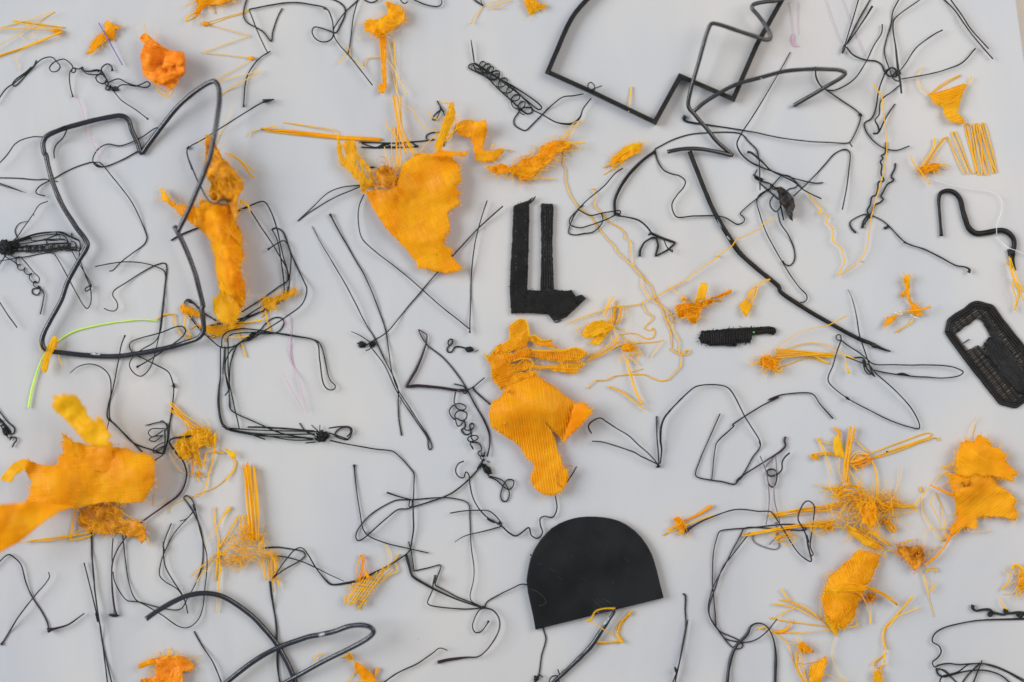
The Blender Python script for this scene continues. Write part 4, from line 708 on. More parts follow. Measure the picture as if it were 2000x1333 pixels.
thing('coil_tangle', 'flat black wire tangle of chained rings with a curling tail beside the square frame', 'wire tangle', [
    st('C 275,308 285,390 300,478', [1.2, 1.8, 1.8]), st('C 300,486 262,498 257,520 300,546 400,600 480,682 570,762 650,832 705,873 742,860 742,832 690,824 650,842', 1.6), coil('C 335,505 400,540 520,650 580,705 625,785 690,845', 11.5, 21, 1.5, jit=.15), coil('C 320,490 400,530 470,610', 9, 18, 1.4, jit=.2), st('C 300,480 400,545 500,608 590,658 700,728 795,800 815,828 795,842 700,770 600,690 480,602 330,512', 1.8), st('C 300,490 420,560 540,640 600,690', 1.8), st('C 600,680 690,770 745,830', 1.6),
    st('C 735,840 820,880 920,935 990,950 1060,945 1108,900 1130,840 1165,790 1195,755', [1.6, 1.6, 1.8, 2.6, 1.7, 1.5]), st('C 652,842 605,920 608,958 650,990 690,1001 740,960 820,880 900,800 980,745 1060,735 1135,720', 1.6), st('C 1190,700,24 1168,655,22 1188,633,22 1216,652,23 1220,692,23 1195,690,24 1240,672,23 1277,660,22', 1.4, lift=0)])
thing('orange_shred', 'single short pale orange stick standing inside the square frame', 'plastic fibres', [st('C 1502,665 1495,730 1480,825', [2.6, 2.2, 1.4], 'pale')])
thing('fish_wire', 'black wire with a stout curved stem, a fish-shaped loop and an angular foot', 'wire tangle', [
    st('J 1290,375 1180,460 1080,570 1010,680 982,760 987,865', [2.6, 3.0, 3.2, 3.0, 2.6], 'rough'), st('J 1290,360 1400,300 1550,250 1700,234 1850,230 K 410,35 575,46 640,110 700,175 715,240 720,300 722,478', 1.6), st('J 1290,365 1312,450 1360,520 1420,550 1480,566 1522,605 1510,650 1460,710 1420,785 1440,860 1462,880 1600,870 1820,880 K 500,715 550,740 602,718 602,690 572,660 592,635 700,540 790,470 880,372', [2.0, 1.6, 1.7, 1.8, 1.4, 1.4]),
    st('J 990,830 1025,832 1022,856 985,866 930,892 800,940 712,962 640,935 638,898 680,845 740,788', 1.7), st('J 980,832 880,850 800,868 705,826', 1.6), st('J 1047,505 990,542 900,642 740,780 680,850 632,1002 680,1016 740,1005 820,992 880,932 892,890 880,850', [1.7, 1.5, 1.7, 1.5, 1.6]), knot('J 1005,860', 6, 4, 0.2, 6, 1.4, turns=16), st('J 1010,870 1080,882 1180,912 1260,1002 1238,1018', [1.8, 2.2, 2.2]), st('J 1250,1000 1340,1040 1450,1075 1390,1130 1292,1183 1316,1100 1302,1042 1270,1035 1210,1072 1176,1130 1172,1182', [2.6, 2.4, 2.2, 1.8, 2.4, 2.2, 2.2, 2.6], kink=True, lift=3), st('J 1355,1040 1380,1110 1425,1152 1427,1132 1382,1130', 1.5, kink=True)])
thing('hooked_wire', 'long level black wire with a hooked end and a raised arm, under the slate filament', 'plastic wire', [
    st('D 152,893 138,905 150,928 300,955 600,1000 900,1060 1100,1085 1250,1093 1402,1094 1420,1080 1492,910 1482,872 1330,760 1230,690 1188,660 1152,590 1146,512', [2.4, 1.7, 1.7, 1.5, 1.5, 1.6, 1.8, 2.2], ends='s'), st('D 1405,1092 1430,1128', 1.4), st('D 1225,690 1282,694 1350,670 1450,600 1530,480 1600,340 1655,250 1659,188', 1.6), knot('D 1490,880', 5, 4, 0.4, 5, 1.2, turns=12)])
thing('needle_wire', 'thin straight wire rising behind the slate filament and curving at its foot', 'plastic wire', [st('D 955,400 850,590 700,840 572,1040 548,1090 K 548,140 575,195 640,255 740,305 830,338 970,385 1150,425 1205,420', [1.2, 1.4, 1.6, 2.2, 1.6, 1.5])])
sd_ = Sheet('K 850,470 880,448 930,480 985,545 992,610 962,660 972,712 945,692 905,610 872,555', 14, 5, 12)
thing('seed_tangle', 'black wire tangle whose threads gather into a dark seed-like lump', 'wire tangle', [
    st('K 625,188 652,190 740,262 800,322 870,360 960,402 1012,435 1050,470 1192,544', [2.6, 2.0, 1.6, 1.5, 1.5]), st('K 885,358 950,372 1010,440 990,458 945,470 925,490', 1.5), st('K 676,360 720,400 800,430 845,470', 1.8), st('K 668,358 725,388', 1.6), st('K 702,318 680,380 742,412 790,422 822,452 862,462', 1.6), st('K 800,440 832,472 872,455', 1.6), st('K 718,420 862,548', 1.6), st('K 832,510 800,570 810,612 850,642 882,590 870,570', 1.6),
    st('K 860,648 882,732 940,822 985,932 986,1012 950,1054 912,1042 898,1018', 1.6), st('K 880,592 902,706', 1.8), st('K 980,525 1080,430 1212,290 1300,195 1380,167 1411,192 1402,330 1382,480 1354,628', 1.6), st('K 800,462 715,520 700,572 722,660 762,780 822,900 950,1120 1022,1222 1080,1282 1082,1312 1062,1332 1032,1336', 1.5), st('K 980,395 1040,460', 1.6),
    sd_.film('seed', 6, name='core'), knot('K 925,555', 20, 13, 0.95, 20, 1.5, 'seed', turns=150), knot('K 950,655', 10, 6, 1.25, 10, 1.3, 'seed', turns=40), knot('K 870,480', 8, 7, .6, 10, 1.3, 'seed', turns=30), knot('K 730,395', 6, 4, .6, 5, 1.1, turns=14)])
thing('spray_wire', 'black wires fanning from a tied point at the far edge beside the pink streaks', 'wire tangle', [
    st('E 705,-40 640,180 590,340 566,408', 1.6), st('E 805,-40 700,142 650,240 598,345', 1.6), st('E 800,48 690,222 608,335', [2.4, 1.8, 1.8]), st('E 598,360 650,422 740,458 830,470 870,500 892,552 930,586 972,560 976,530 942,520 908,542 880,602 850,690 820,850 790,910 740,945 745,992 790,1062 880,1132 980,1153 1085,1120', [2.0, 1.7, 1.8, 1.9, 1.7, 1.5, 1.5]), st('E 590,345 570,410', [2.8, 3.4, 2.0], 'dark', name='knot')])
thing('spider_wire', 'black wires crossing in a ring knot with long legs reaching up to the far edge', 'wire tangle', [
    st('E 1020,-30 960,80 945,172 900,330 890,400 930,532 960,605 1000,622 1012,592', 1.6), st('E 1200,-30 970,150 958,200 975,352 1000,560 1015,650 1021,718', [1.5, 1.5, 1.8, 2.4, 2.2]), st('E 1337,230 1280,260 1140,362 1060,480 1000,556', [1.8, 1.6, 1.5]), st('E 1590,372 1490,480 1420,515 1250,566 1020,606', [1.9, 1.7, 1.5, 1.5]), st('E 1012,650 940,710 880,755 858,792 850,880 820,920 840,960 850,1000 840,1022 803,1025', [1.5, 1.6, 1.7, 1.9, 2.4], ends=''), st('E 850,1012 900,910 972,797', [2.0, 1.6, 1.5]), st('E 905,560 945,520 985,545 985,590 940,585', 1.7), knot('E 995,560', 7, 6, 1.2, 8, 1.2, turns=22)])
thing('hairpin_wire', 'pair of parallel black wires slanting down toward the beige table corner', 'plastic wire', [st('E 1310,-40 1350,0 1430,80 1500,180 1560,265 1640,360 1722,453', 1.6), st('E 1370,-40 1400,0 1480,110 1550,220 1690,375', 1.6)])
thing('kinked_thread', 'long yellow-orange thread hanging in a kinked V beside the black squiggle', 'plastic thread', [
    st('E 808,643,12 840,700,14 872,740,14 880,830,12 895,940,10 905,1080,10 910,1150,10 890,1310,8 L 870,200,8 820,380,10 790,480,10 770,620,6 757,725,5 720,800 680,850 600,900 527,943 590,832 562,722 490,666 502,600 480,552 438,520 462,486 440,462 378,456 412,430 370,382 330,342 303,302', [2.0, 1.4, 1.4, 1.4, 1.5, 1.5, 1.7, 1.8, 2.0], 'fibre', kink=True, lift=4), st('L 712,825 724,832', 1.6, 'fibre')])
thing('squiggle_wire', 'wriggling stout black wires crossing in an X, with a long thin beaded tail', 'wire tangle', [
    st('K 1690,108 1677,200 1650,213 1665,235 1644,260 1656,290 1650,350 1672,405 1632,413 1625,470 1610,516 1580,530 1568,590 1545,635 1548,660 1512,720 1508,768', 2.1, ends='e', lift=4), st('K 1760,272 1756,310 1728,375 1747,400 1700,432 1662,500 1648,530 1667,546 1640,575 1610,586 1580,650 1555,690 1512,748', 2.1, lift=4), st('L 672,608 640,575 628,530 660,500 740,467 800,478 870,510 922,552 1050,680 1200,735 1330,800 1440,860 1510,870 1543,890 1535,912', [2.4, 1.4, 1.3, 1.4, 1.6, 1.7, 2.0, 2.0, 1.8, 2.0], ends='e'), st('L 916,548 912,572 890,570', [1.6, 2.8], lift=0), st('L 1035,680 1075,695', 1.4), knot('L 770,480', 6, 4, .7, 4, 1.2, turns=12)])
s = Sheet('E 1235,725 1350,690 1500,640 1530,650 1490,722 1465,802 1450,860 1500,922 1512,955 1430,945 1370,902 1345,862 1340,830 1270,792', 7, 5, 30)
thing('fan_scrap', 'orange fan of fused strands with a pinched waist near the beige table corner', 'plastic scrap', [s.film('film', 1.4), s.lines(-18, 4.2, 1.05, 'orange'), s.fuzz(16, 8), st('E 1198,515 1160,540 1140,592 1160,660 1242,742', 1.3, 'fibre'), st('E 1235,728 1350,650 1475,578', 1.6, 'fibre'), st('E 1232,722 1340,640 1470,572', 1.2, 'fibre'), st('E 1500,660 1540,640 1556,588', [1.4, 1.8], 'fibre'), st('E 1250,740 1300,770 1400,780 1480,720', 1.3, 'orange', z=10)])
cl = Sheet('L 1150,120 1200,90 1270,75 1312,80 1300,130 1240,142 1200,160 1160,152', 8, 6, 16)
thing('comb_scrap', 'orange strand folded into a tight comb of long teeth, trailing to a small knot', 'plastic fibres', [
    st('E 1372,1055 1500,1325 1515,1333 1528,1325 1410,1018 1420,1008 1432,1014 1565,1328 1578,1333 1590,1322 1512,960 1530,950 1548,958 1612,1335 1626,1340 1638,1330 1578,955 1592,945 1606,952 1665,1335 1680,1340 1692,1328', 1.6, 'fibre', lift=3),
    st('E 1692,1328 1600,960 1612,955 1725,1325', 1.6, 'fibre', lift=3), st('E 1725,1325 1742,1322 1652,945 1640,940', 1.6, 'fibre', lift=3), st('E 1640,945 1700,1200 1748,1318', 1.6, 'orange', lift=3), st('E 1520,960 1600,1320', 1.6, 'orange', lift=3), st('E 1590,960 1690,1310', 1.4, 'orange', lift=3), st('E 1175,1300 1280,1150 1340,1062 1372,1050', 1.6, 'fibre'), st('E 1200,1290 1300,1140 1365,1060', 1.3, 'fibre'), st('E 1275,1060 1272,1110 1240,1180 1165,1290', [2.4, 2, 1.4], 'fibre'), cl.film('orange', 1.6, name='clump'), cl.fuzz(50, 12, .9, 'orange', edge=False, hz=8, name='fibres'), cl.fuzz(24, 8), st('L 1095,13 1105,60 1150,112 1192,172 1242,236', [2.2, 1.4, 1.6, 2.4], 'fibre')])
thing('white_thread', 'fine white thread looping from the orange knot over the stout black hook', 'plastic thread', [st('L 1180,175 1400,240 1600,280 1700,292 1760,320 1790,370 1785,450,8 1755,540,14 1750,622,14', 0.6, 'white', lift=2), st('L 1750,640,10 1790,680,8 1840,722,14 1900,745,14 1990,782,6', 0.8, 'white', lift=0)])
thing('black_hook', 'stout black filament bent like a question mark under a white thread', 'plastic filament', [st('L 1328,635 1318,500 1310,340 1322,305 1370,286 1430,305 1470,350 1490,430 1510,500 1540,575 1590,612 1680,605 1780,588 1840,610 1880,660 1882,720 1862,775', [3.6, 2.8, 2.8, 3.6, 4.6, 4.8, 5.0, 5.4, 5.6, 5.4, 5.6, 5.2, 5.2], 'plate', name='filament', lift=0), st('L 1845,735 1860,800 1875,880', [4, 4.6, 1.6], 'rough', name='frayed_end', lift=0), st('L 1885,760 1880,820 1897,895', [2.4, 2, 1.2], 'rough', name='frayed_end', lift=0)])
thing('straw_bundle', 'loose orange straws dangling from the frayed end of the black hook', 'plastic fibres', [st('L 1845,790,12 1862,872,8 1902,1000 1960,1132 2010,1220', 1.7, 'fibre'), st('L 1855,800,12 1880,880 1920,980 1990,1130', 1.6, 'fibre'), st('L 1868,975 1880,1050 1900,1110 1890,1200', [1.4, 1.5, 1.6, 3.0], 'fibre'), st('L 1880,960 1918,1060 1912,1120 1892,1180', 1.3, 'fibre'), st('L 1850,860 1885,960 1960,1060', 2.2, 'orange'), st('L 1820,838 1845,850', 2.4, 'fibre')])
# black openwork plate
oc = 'O 1846,650 1851,625 1869,612 1884,604 1896,593 1908,589 1937,596 1945,605 1957,622 1972,642 1990,663 2006,684 2026,712 2036,735 2030,758 2012,776 2000,786 1984,797 1953,790 1917,745 1888,708 1851,657'
hole = 'O 1867,652 1878,645 1884,638 1895,634 1901,627 1910,622 1919,632 1927,646 1933,657 1925,666 1917,680 1910,675 1904,677 1892,685 1882,673'
op = parse(oc)
def inset(d):
    P = np.array([(a, b) for a, b, _ in op]); T = np.roll(P, -1, 0) - np.roll(P, 1, 0); T /= np.hypot(*T.T)[:, None]; N = np.stack([-T[:, 1], T[:, 0]], 1); Q = P + N * d
    return 'O ' + ' '.join(f'{x:.1f},{y:.1f}' for x, y in np.vstack([Q, Q[:1]]))
ba = Sheet(inset(11), 3.2, .5); ce = Sheet('O 1918,622 1932,620 1945,645 1965,675 1990,708 2010,735 2008,760 1990,772 1975,755 1955,735 1938,708 1922,690 1928,670 1937,657', 5.0, 1.2, 20)
thing('openwork_plate', 'black octagonal openwork plate with ribs and a torn hole, cut by the frame edge', 'plastic plate', [
    st(inset(1.5), 3.2, 'rough', name='rim', kink=True, lift=0, z=4), st(inset(6), 2.5, 'rough', name='rim', kink=True, lift=0, z=5), st(inset(10.5), 2.3, 'rough', name='rim', kink=True, lift=0, z=4.5), ba.film('gap', 1.2, name='web', holes=(hole,)), ba.lines(-37, 4.4, 1.6, 'rough', 1.0, name='ribs', holes=(hole,)), ba.lines(53, 13, 1.7, 'rough', 1.2, name='cross_ribs', holes=(hole,)), ce.film('plate', 2.5, name='patch'), ce.lines(60, 4, .7, 'dark', 1.4, keep=.5), ce.fuzz(40, 7, .7, 'rough', name='torn_edge'), st('O 1882,671 1893,663', 1.4, 'rough', name='rib', z=4, lift=0)])  # web: sheet added under the ribs, coloured as the board in their shade
thing('needle_wire', 'thin tapering black needle crossing the flaked end of the thick arc', 'plastic wire', [st('T 610,22,4 640,80,8 680,240,12 700,370,14 740,490,10 790,640 818,692', [0.7, 1.2, 1.5, 1.5, 1.6, 1.9], lift=0)])
thing('sail_wire', 'thin black wire outlining a sail, with a tiny ring and a long narrow loop', 'plastic wire', [
    st('T 560,408 540,412 521,395 528,371 550,370 559,398 530,490 495,610 462,692 466,732 600,850 800,960 950,1030 1080,1076 1156,1088 1160,1060 1110,950 980,800 815,652 770,600 735,590 598,538', [1.6, 1.6, 1.5, 1.5, 1.6, 1.6, 1.6, 1.5]), st('T 558,408 620,460 690,502 760,558 800,590 1000,600 1370,608 1450,630 1494,656 1470,680 1350,700 1200,693 1050,682 900,660 796,637', 1.6), st('T 730,560 742,640 770,670 802,665', 1.7), st('T 600,538 650,546 720,545 742,572 752,622 815,690', 1.7), st('T 725,565 745,615', 2.6, name='knot'), st('T 985,672 1020,668 1085,682', [1.5, 3, 1.5], 'rough', name='knot'), st('T 592,842 625,868', [1.5, 3, 1.5], 'rough', name='knot')])
s = Sheet('T -60,560 -40,545 0,530 45,538 82,560 78,600 68,652 30,640 -30,605 -62,590', 8, 7, 14)
thing('broom_scrap', 'orange broom of straws sweeping away from a frayed knot under the thick arc', 'plastic fibres', [s.film('orange', 1.5), s.fuzz(60, 12, .9, 'orange', edge=False, hz=10, name='fibres'), s.fuzz(40, 9, .8), bundle('T 55,480 75,560', 'T 470,515 525,525', 9, 1.3, mid='T 200,490 320,530', z=6), st('T 50,470 60,500 55,560', 1.6, 'fibre'), st('T 70,475 130,480 230,445 330,432 420,440 500,475 590,525 660,552', [1.3, 1.3, 1.3, 2.0], 'fibre'), st('T 60,500 250,520 470,592', 1.8, 'fibre'), st('T 60,640 150,600 280,555 440,545', 1.2, 'fibre'), st('T 80,470,6 150,402,8 250,350,12 350,318,14 450,300,15 605,222,16', [1.1, 1.1, 1.3, 2.0], 'fibre', lift=0), st('R 1710,775 1740,772 1765,755', 1.5, 'fibre'), st('T 300,500 430,570 470,592', 1.6, 'fibre'), st('T 588,540 600,590 618,665', [1.2, 1.4, 3.6], 'fibre')])
s = Sheet('L 1035,962 1062,930 1085,936 1082,1050 1102,1130 1162,1190 1192,1240 1142,1252 1110,1230 1090,1160 1062,1082 1030,1102 1006,1082 1050,1040', 7, 5, 16); s2 = Sheet('T 888,298 910,240 978,212 992,235 932,290', 6, 5, 14)
thing('figure_scrap', 'small orange scrap like a running figure with whitish torn film on it', 'plastic scrap', [s.film('orange', 1.5), s.fuzz(36, 9, .9, 'orange'), s2.film('orange', 1.5, name='foot'), s2.fuzz(20, 7, .8), st('T 1068,188 1150,180 1245,153', [1.8, 2.0, 3.0], 'orange', z=8), st('T 978,350 1030,315 1080,285 1112,250', [2.2, 1.4, 2.6], 'orange'), st('T 985,225 1040,190 1100,200', 1.6, 'film', z=6), st('T 970,195,8 1000,212,9 1028,208,9 1005,188,9', [.8, 1.8, .8], 'white', name='white_film', lift=0), st('T 1088,213,9 1120,232,9 1160,245,8', [.8, 1.5, .8], 'white', name='white_film', lift=0), st('T 1090,160 1170,120', .8, 'pale')])
thing('arched_wire', 'black wire arch with thin legs gathered into a small tied foot', 'plastic wire', [
    st('R 412,1244 390,1200 400,1168 478,1124 530,1155 600,1202 700,1262 c 0,282 60,335 142,425', [1.9, 1.7, 1.6, 1.5]), st('R 417,1303 500,1310 c -40,330 0,355 132,418', 1.7), st('c 128,52 130,200 146,420', 1.7), st('c 155,415 165,310 158,240 160,140 190,60 240,0 R 1000,1080 1200,890 1250,874 1330,868 1430,880 1472,906 1580,1100 c 850,130 922,270 862,370 800,480 732,572', [1.6, 2.4, 2.0, 1.9, 1.7, 1.7, 1.6, 1.6, 1.5]), knot('c 142,432', 6, 6, 0, 8, 1.2, turns=26), st('c 912,240 922,275', [1.4, 2.2, 1.4], 'rough', name='knot')])
thing('bent_wire', 'black wire bent like a bridge, folded below into a pointed fork', 'plastic wire', [
    st('c 548,545 575,310 590,255 720,122 R 1490,1180 1590,1110 1720,1030 1850,962 T 0,870 100,830 270,814 342,826 400,902 497,1012', [1.5, 1.6, 1.9, 1.7, 1.7, 1.6, 1.9], 'plum', lift=5, kink=False), st('c 615,32 540,200 450,410 426,480 430,512 550,544 620,552 732,573 742,545 770,520 1000,370 1088,312 1115,275 1105,240 1116,210', [1.6, 1.5, 1.5, 1.6, 1.7, 1.6, 1.8, 2.6], 'plum', lift=4), st('c 735,545 760,540 790,505', 1.5)])
thing('mauve_wire', 'mauve-grey wire loops hanging down to a rounded square below a small black ring', 'plastic wire', [
    st('c 920,355 960,460 985,600 986,750 965,885', [1.6, 1.4, 1.2], 'mauve'), st('c 1040,355 1042,480 1026,580 1030,700 1072,865', 1.3, 'mauve'), st('c 1036,352 965,442', 1.2, 'mauve'), st('c 1045,500 1000,512 970,490 982,463 1020,459 1046,490 1032,580 1010,596 985,570 972,475', 1.8), st('c 1145,332 1110,365 1090,402 1085,462 1045,502', [2.0, 1.8, 1.8]), st('c 868,950 868,1000 898,1030 1038,1072 1066,1050 1052,960 1040,862', [1.3, 1.5, 1.5, 1.6, 1.8], 'mauve', lift=8), st('c 1042,980 990,1036', 1.6, 'mauve')])
thing('angular_wire', 'angular black wire frame of folded loops leading down to a crossed ring', 'wire tangle', [
    st('c 345,937 420,885 550,825 728,768 910,780 1002,783 1022,802 1090,910 1200,1082 1250,1132 1311,1164 1296,1080 1270,962 1240,900 1211,845 1225,770 1260,712 1290,702 1332,737 1326,860 1305,1050 1327,1112 1315,1122 1290,1060 1275,970', [2.6, 1.6, 1.5, 1.6, 1.6, 1.6, 1.7, 1.9, 1.6, 1.6, 1.6, 1.8], 'plum', ends='s'), st('f 190,905 175,700 165,600 166,400 180,290 212,185 c 625,928 800,910 1000,890 1130,880 1230,890 1271,917 1250,926 1000,912 800,911 780,942 650,1190 f 175,590 130,760 150,850 220,952 310,1060 372,1076 396,1050 360,1010 300,980 220,940 190,905', 1.6, 'plum', lift=4), st('c 840,943 700,1125 f 250,440 186,600 140,740 140,820 200,922 250,990 340,1021 430,1026 510,1000 580,942 657,850', [1.6, 1.6, 2.0, 1.7, 1.6, 1.4], 'plum'), st('c 1275,960 1290,1020', 2.4, name='knot')])
thing('filament_arc', 'thick black filament arch standing at the near edge with a thinned top', 'plastic filament', [st('f 272,1400 276,1330 292,1200 340,1062 430,962 460,902 510,880 570,898 612,960 642,1060 646,1200 640,1400', [3.4, 3.3, 3.2, 3.0, 3.2, 1.8, 1.7, 2.0, 3.0, 3.2, 3.2], 'dark', name='filament', lift=5)])
s = Sheet('b 1230,82 1270,65 1312,95 1342,140 1312,190 1276,212 1282,165 1262,130', 6, 5, 12)
thing('spiky_scrap', 'small spiky orange burr touching the end of the angular wire', 'plastic scrap', [s.film('orange', 1.5), s.fuzz(40, 9, .9, 'orange', edge=False, hz=8, name='fibres'), st('b 1300,105 1420,50 c 552,738', [2.2, 2.4, 3.2], 'orange'), st('b 1322,135 1430,90 1545,52', 1.8, 'fibre'), st('b 1158,206 1220,170 1285,138', 2.0, 'fibre'), st('b 1188,160 1295,118', 2.2, 'fibre'), st('b 1190,190 1292,150', 1.4, 'fibre'), st('b 1240,80 1280,110 1320,120', 2.2, 'orange')])
dz = 'b 180,930 162,830 122,650 110,550 122,470 140,385 170,315 210,252 255,200 300,155 360,118 420,93 470,78 520,68 580,64 640,65 700,70 760,80 820,98 880,128 940,172 990,222 1035,285 1070,350 1092,415 1110,480 1135,585 1161,686'
thing('half_disc', 'matt black D-shaped plate with a rounded top and a straight slanting base', 'plastic plate', [slab(dz, 0.2, 15, 'plate', bev=1.4), st('b 148,362,8 140,354,8', [2.2, 1.6], 'plate', name='nub', lift=0), st('b 130,615,15.6 190,640,15.6 250,690,15.6 260,722,15.6 235,740,15.6 205,748,15.6', .35, 'scratch', name='scratch', lift=0)]
    + [st(f'b {x},{y},15.5 {x+dx},{y+dx*.62:.0f},15.5', .22, 'scratch', name='scratch', lift=0) for x, y, dx in ((620, 705, 60), (650, 695, 70), (690, 690, 80), (640, 730, 50), (720, 700, 60), (300, 460, 40), (340, 520, 50), (860, 380, 36), (880, 400, 24), (450, 360, 30), (540, 540, 22), (600, 200, 26), (760, 560, 30), (200, 420, 30))])
thing('filament_rod', 'thick black filament rod leaning on the flat side of the D-shaped plate', 'plastic filament', [st('b 250,1420,6 310,1345,6 420,1240,7 600,1060,9 690,930,13 770,815,18 785,790,20 768,778,21 700,790,21 650,802,20', [4.4, 4.4, 4.4, 4.4, 4.6, 4.8, 4.6, 3.4, 3.2, 2.4], 'steel', name='filament', lift=0), st('b 695,905,18 745,838,22', [1.2, 2.8, 1.2], 'scuff', name='scuff', lift=0)])
thing('triangle_scrap', 'open orange triangle of thin straws looped round the leaning black rod', 'plastic fibres', [st('b 580,862,14 606,850,18 622,815,22 640,790,23 700,770,24 792,765,24', [3.6, 2.0, 1.8, 2.0], 'fibre', lift=0), st('b 598,860,16 700,928,20 800,985,12', 1.4, 'fibre', lift=0), st('b 638,1020 700,1026 842,1012 805,960 830,880 905,795', 1.8, 'fibre', kink=True), st('b 645,1030 700,1042 850,1024 818,955 845,880 912,800', 1.6, 'fibre', kink=True), st('b 842,1024 795,955 812,890 880,830', 1.3, 'fibre'), st('b 890,820 912,790', 3.4, 'fibre', name='tip'), st('b 825,1015 848,1025', 3.2, 'fibre', name='tip')])
thing('knotted_wire', 'thin black wire hanging from the corner of the D-shaped plate down to a knot', 'plastic wire', [st('b 238,905 246,945 260,998 228,1120 202,1280 182,1310', 1.7), knot('b 185,1305', 6, 9, .4, 8, 1.4, turns=30), st('b 195,1285 215,1278 236,1295', 1.5), st('b 180,1310 170,1400', 2.6)])
thing('wire_scrap', 'small black curl of wire hooked on the foot of the leaning rod', 'plastic wire', [st('b 350,1232 366,1290 340,1282 305,1290 282,1333 290,1370', 1.6, z=8), st('b 355,1300 370,1360', 1.5, z=8)])
thing('twisted_wire', 'short pair of twisted black wires standing alone right of the leaning rod', 'plastic wire', [st('b 1310,655 1325,662 1325,780 1330,900 1302,1060 1262,1250 1215,1370', [2.0, 1.6, 1.6, 1.8]), st('b 1347,855 1326,960 1292,1130 1240,1370', 1.7), st('b 1248,1215 1262,1265', [1.5, 3, 1.5], 'rough', name='knot')])
s = Sheet('d 505,220 540,190 560,230 580,330 590,380 520,360 500,300', 6, 4, 24)
thing('windmill_scrap', 'orange straws crossing like a windmill with one long double arm', 'plastic fibres', [s.film('film', .9), bundle('d 625,130 665,135', 'd 575,520 605,560', 7, 1.3, mid='d 590,390 615,400', z=5), st('d 375,216 400,260 432,325 492,512', [2.6, 1.8, 1.4], 'fibre'), st('d 330,345 450,328 580,372', 1.6, 'fibre'), st('d 340,382 420,345 572,362', 1.6, 'fibre'), knot('d 362,362', 10, 7, .3, 8, 1.2, 'fibre', turns=24), st('d 380,228 440,255 530,272', 1.4, 'fibre'), bundle('d 610,380 650,440', 'd 780,340 790,390', 8, 1.6, 'pale', jit=1.5), bundle('d 640,400 655,440', 'd 780,335 800,400', 6, 1.4, 'orange', jit=1.5),
    st('d 640,385 800,330 1000,255 1230,180 1256,192 1240,208 1000,292 780,378', 1.8, 'fibre', lift=5), st('d 650,420 950,332 1180,245 1280,214 1302,220 1308,240', 1.8, 'fibre', lift=5), st('d 660,435 900,330 1240,225', 1.5, 'orange', lift=5), st('d 905,325,10 918,322,10', 1.8, 'seed', name='speck', lift=0), st('d 640,212 700,265 770,335', 1.5, 'fibre'), st('d 795,390 825,480 830,560 835,690', 1.6, 'fibre'), st('d 805,400 835,500 845,690', 1.2, 'fibre'), st('d 600,430 680,545 790,685', [2.0, 1.4, 1.6], 'fibre'), st('d 500,135 545,175 550,215', [1.6, 3.2, 2], 'orange'), st('d 550,370 548,485 575,550', 1.4, 'fibre'), st('d 630,420 690,470', 2.6, 'orange'), st('d 600,450 632,575', 1.4, 'fibre')])
s = Sheet('d 500,652 520,602 640,590 722,620 800,690 862,670 960,682 1002,730 932,760 962,790 852,872 762,890 702,862 622,862 560,872 480,922 400,902 340,882 460,852 522,832 560,782 560,740 700,720 560,690', 9, 8, 26)
s2 = Sheet('d 590,880 640,900 720,960 800,1010 865,1062 830,1075 750,1050 680,990 610,940', 7, 5, 20); s3 = Sheet('d 700,740 800,690 840,760 820,880 780,905 720,860', 16, 8, 16)
thing('nest_scrap', 'wide orange nest of matted fibres with a browned heart and long trailing strands', 'plastic fibres', [s.lines(-12, 6, 1.2, 'orange', 2, keep=.5, wav=4), s.lines(25, 9, 1.2, 'fibre', 2, keep=.5, wav=5, name='cross_lines'), s.fuzz(190, 22, .9, 'fibre', edge=False, hz=14, name='fibres'), s.fuzz(110, 24, .8), s3.film('orange', 1.5, name='heart'), s3.fuzz(60, 16, 1.0, 'orange', edge=False, hz=10, name='fibres'), s2.film('film', 1.2, name='tail'), s2.lines(40, 4.6, 1.2), s2.fuzz(40, 14),
    st('d 750,890 790,860 800,900', [2.5, 4, 2.5], 'brown', name='burnt_spot', z=14), bundle('d 560,700 560,780', 'd 0,805 20,830', 7, 1.2, mid='d 300,745 330,790'), bundle('d 500,840 500,920', 'c 790,950 800,975', 8, 1.3, mid='d 250,870 260,905'), bundle('c 990,960 1050,1020', 'c 1130,920 1210,985', 9, 1.0), bundle('d 840,700 850,760', 'd 1010,735 1145,750', 5, 1.3), st('d 950,720 1010,745 1145,748', 2.4, 'orange'), st('d 880,880 1000,810 1145,770', 1.4, 'fibre'), bundle('d 610,880 660,930', 'd 850,1050 875,1075', 8, 1.3), bundle('d 700,900 760,930', 'd 900,1030 955,1060', 6, 1.3), st('d 958,662 1000,552 1012,440', [1.4, 1.1, .9], 'fibre'), bundle('d 880,830 900,860', 'd 960,945 1000,920', 8, 1.3), st('d 425,600 500,606 620,580 720,600', [2.4, 1.6], 'fibre'), st('d 500,660 505,600 560,560 620,545', 1.4, 'fibre'), bundle('d 840,690 860,660', 'd 980,690 1000,730', 9, .9, bow=14), bundle('d 505,610 505,660', 'd 740,640 780,690', 9, 1.1, bow=10), st('d 940,930 950,980 980,1020', .8, 'fibre'), st('d 780,920 830,980 920,1040', 1.0, 'fibre')])
s = Sheet('d 978,1042 1060,1050 1120,1060 1160,1040 1192,1092 1192,1150 1162,1202 1120,1236 1080,1182 1020,1122 990,1080', 9, 8, 16)
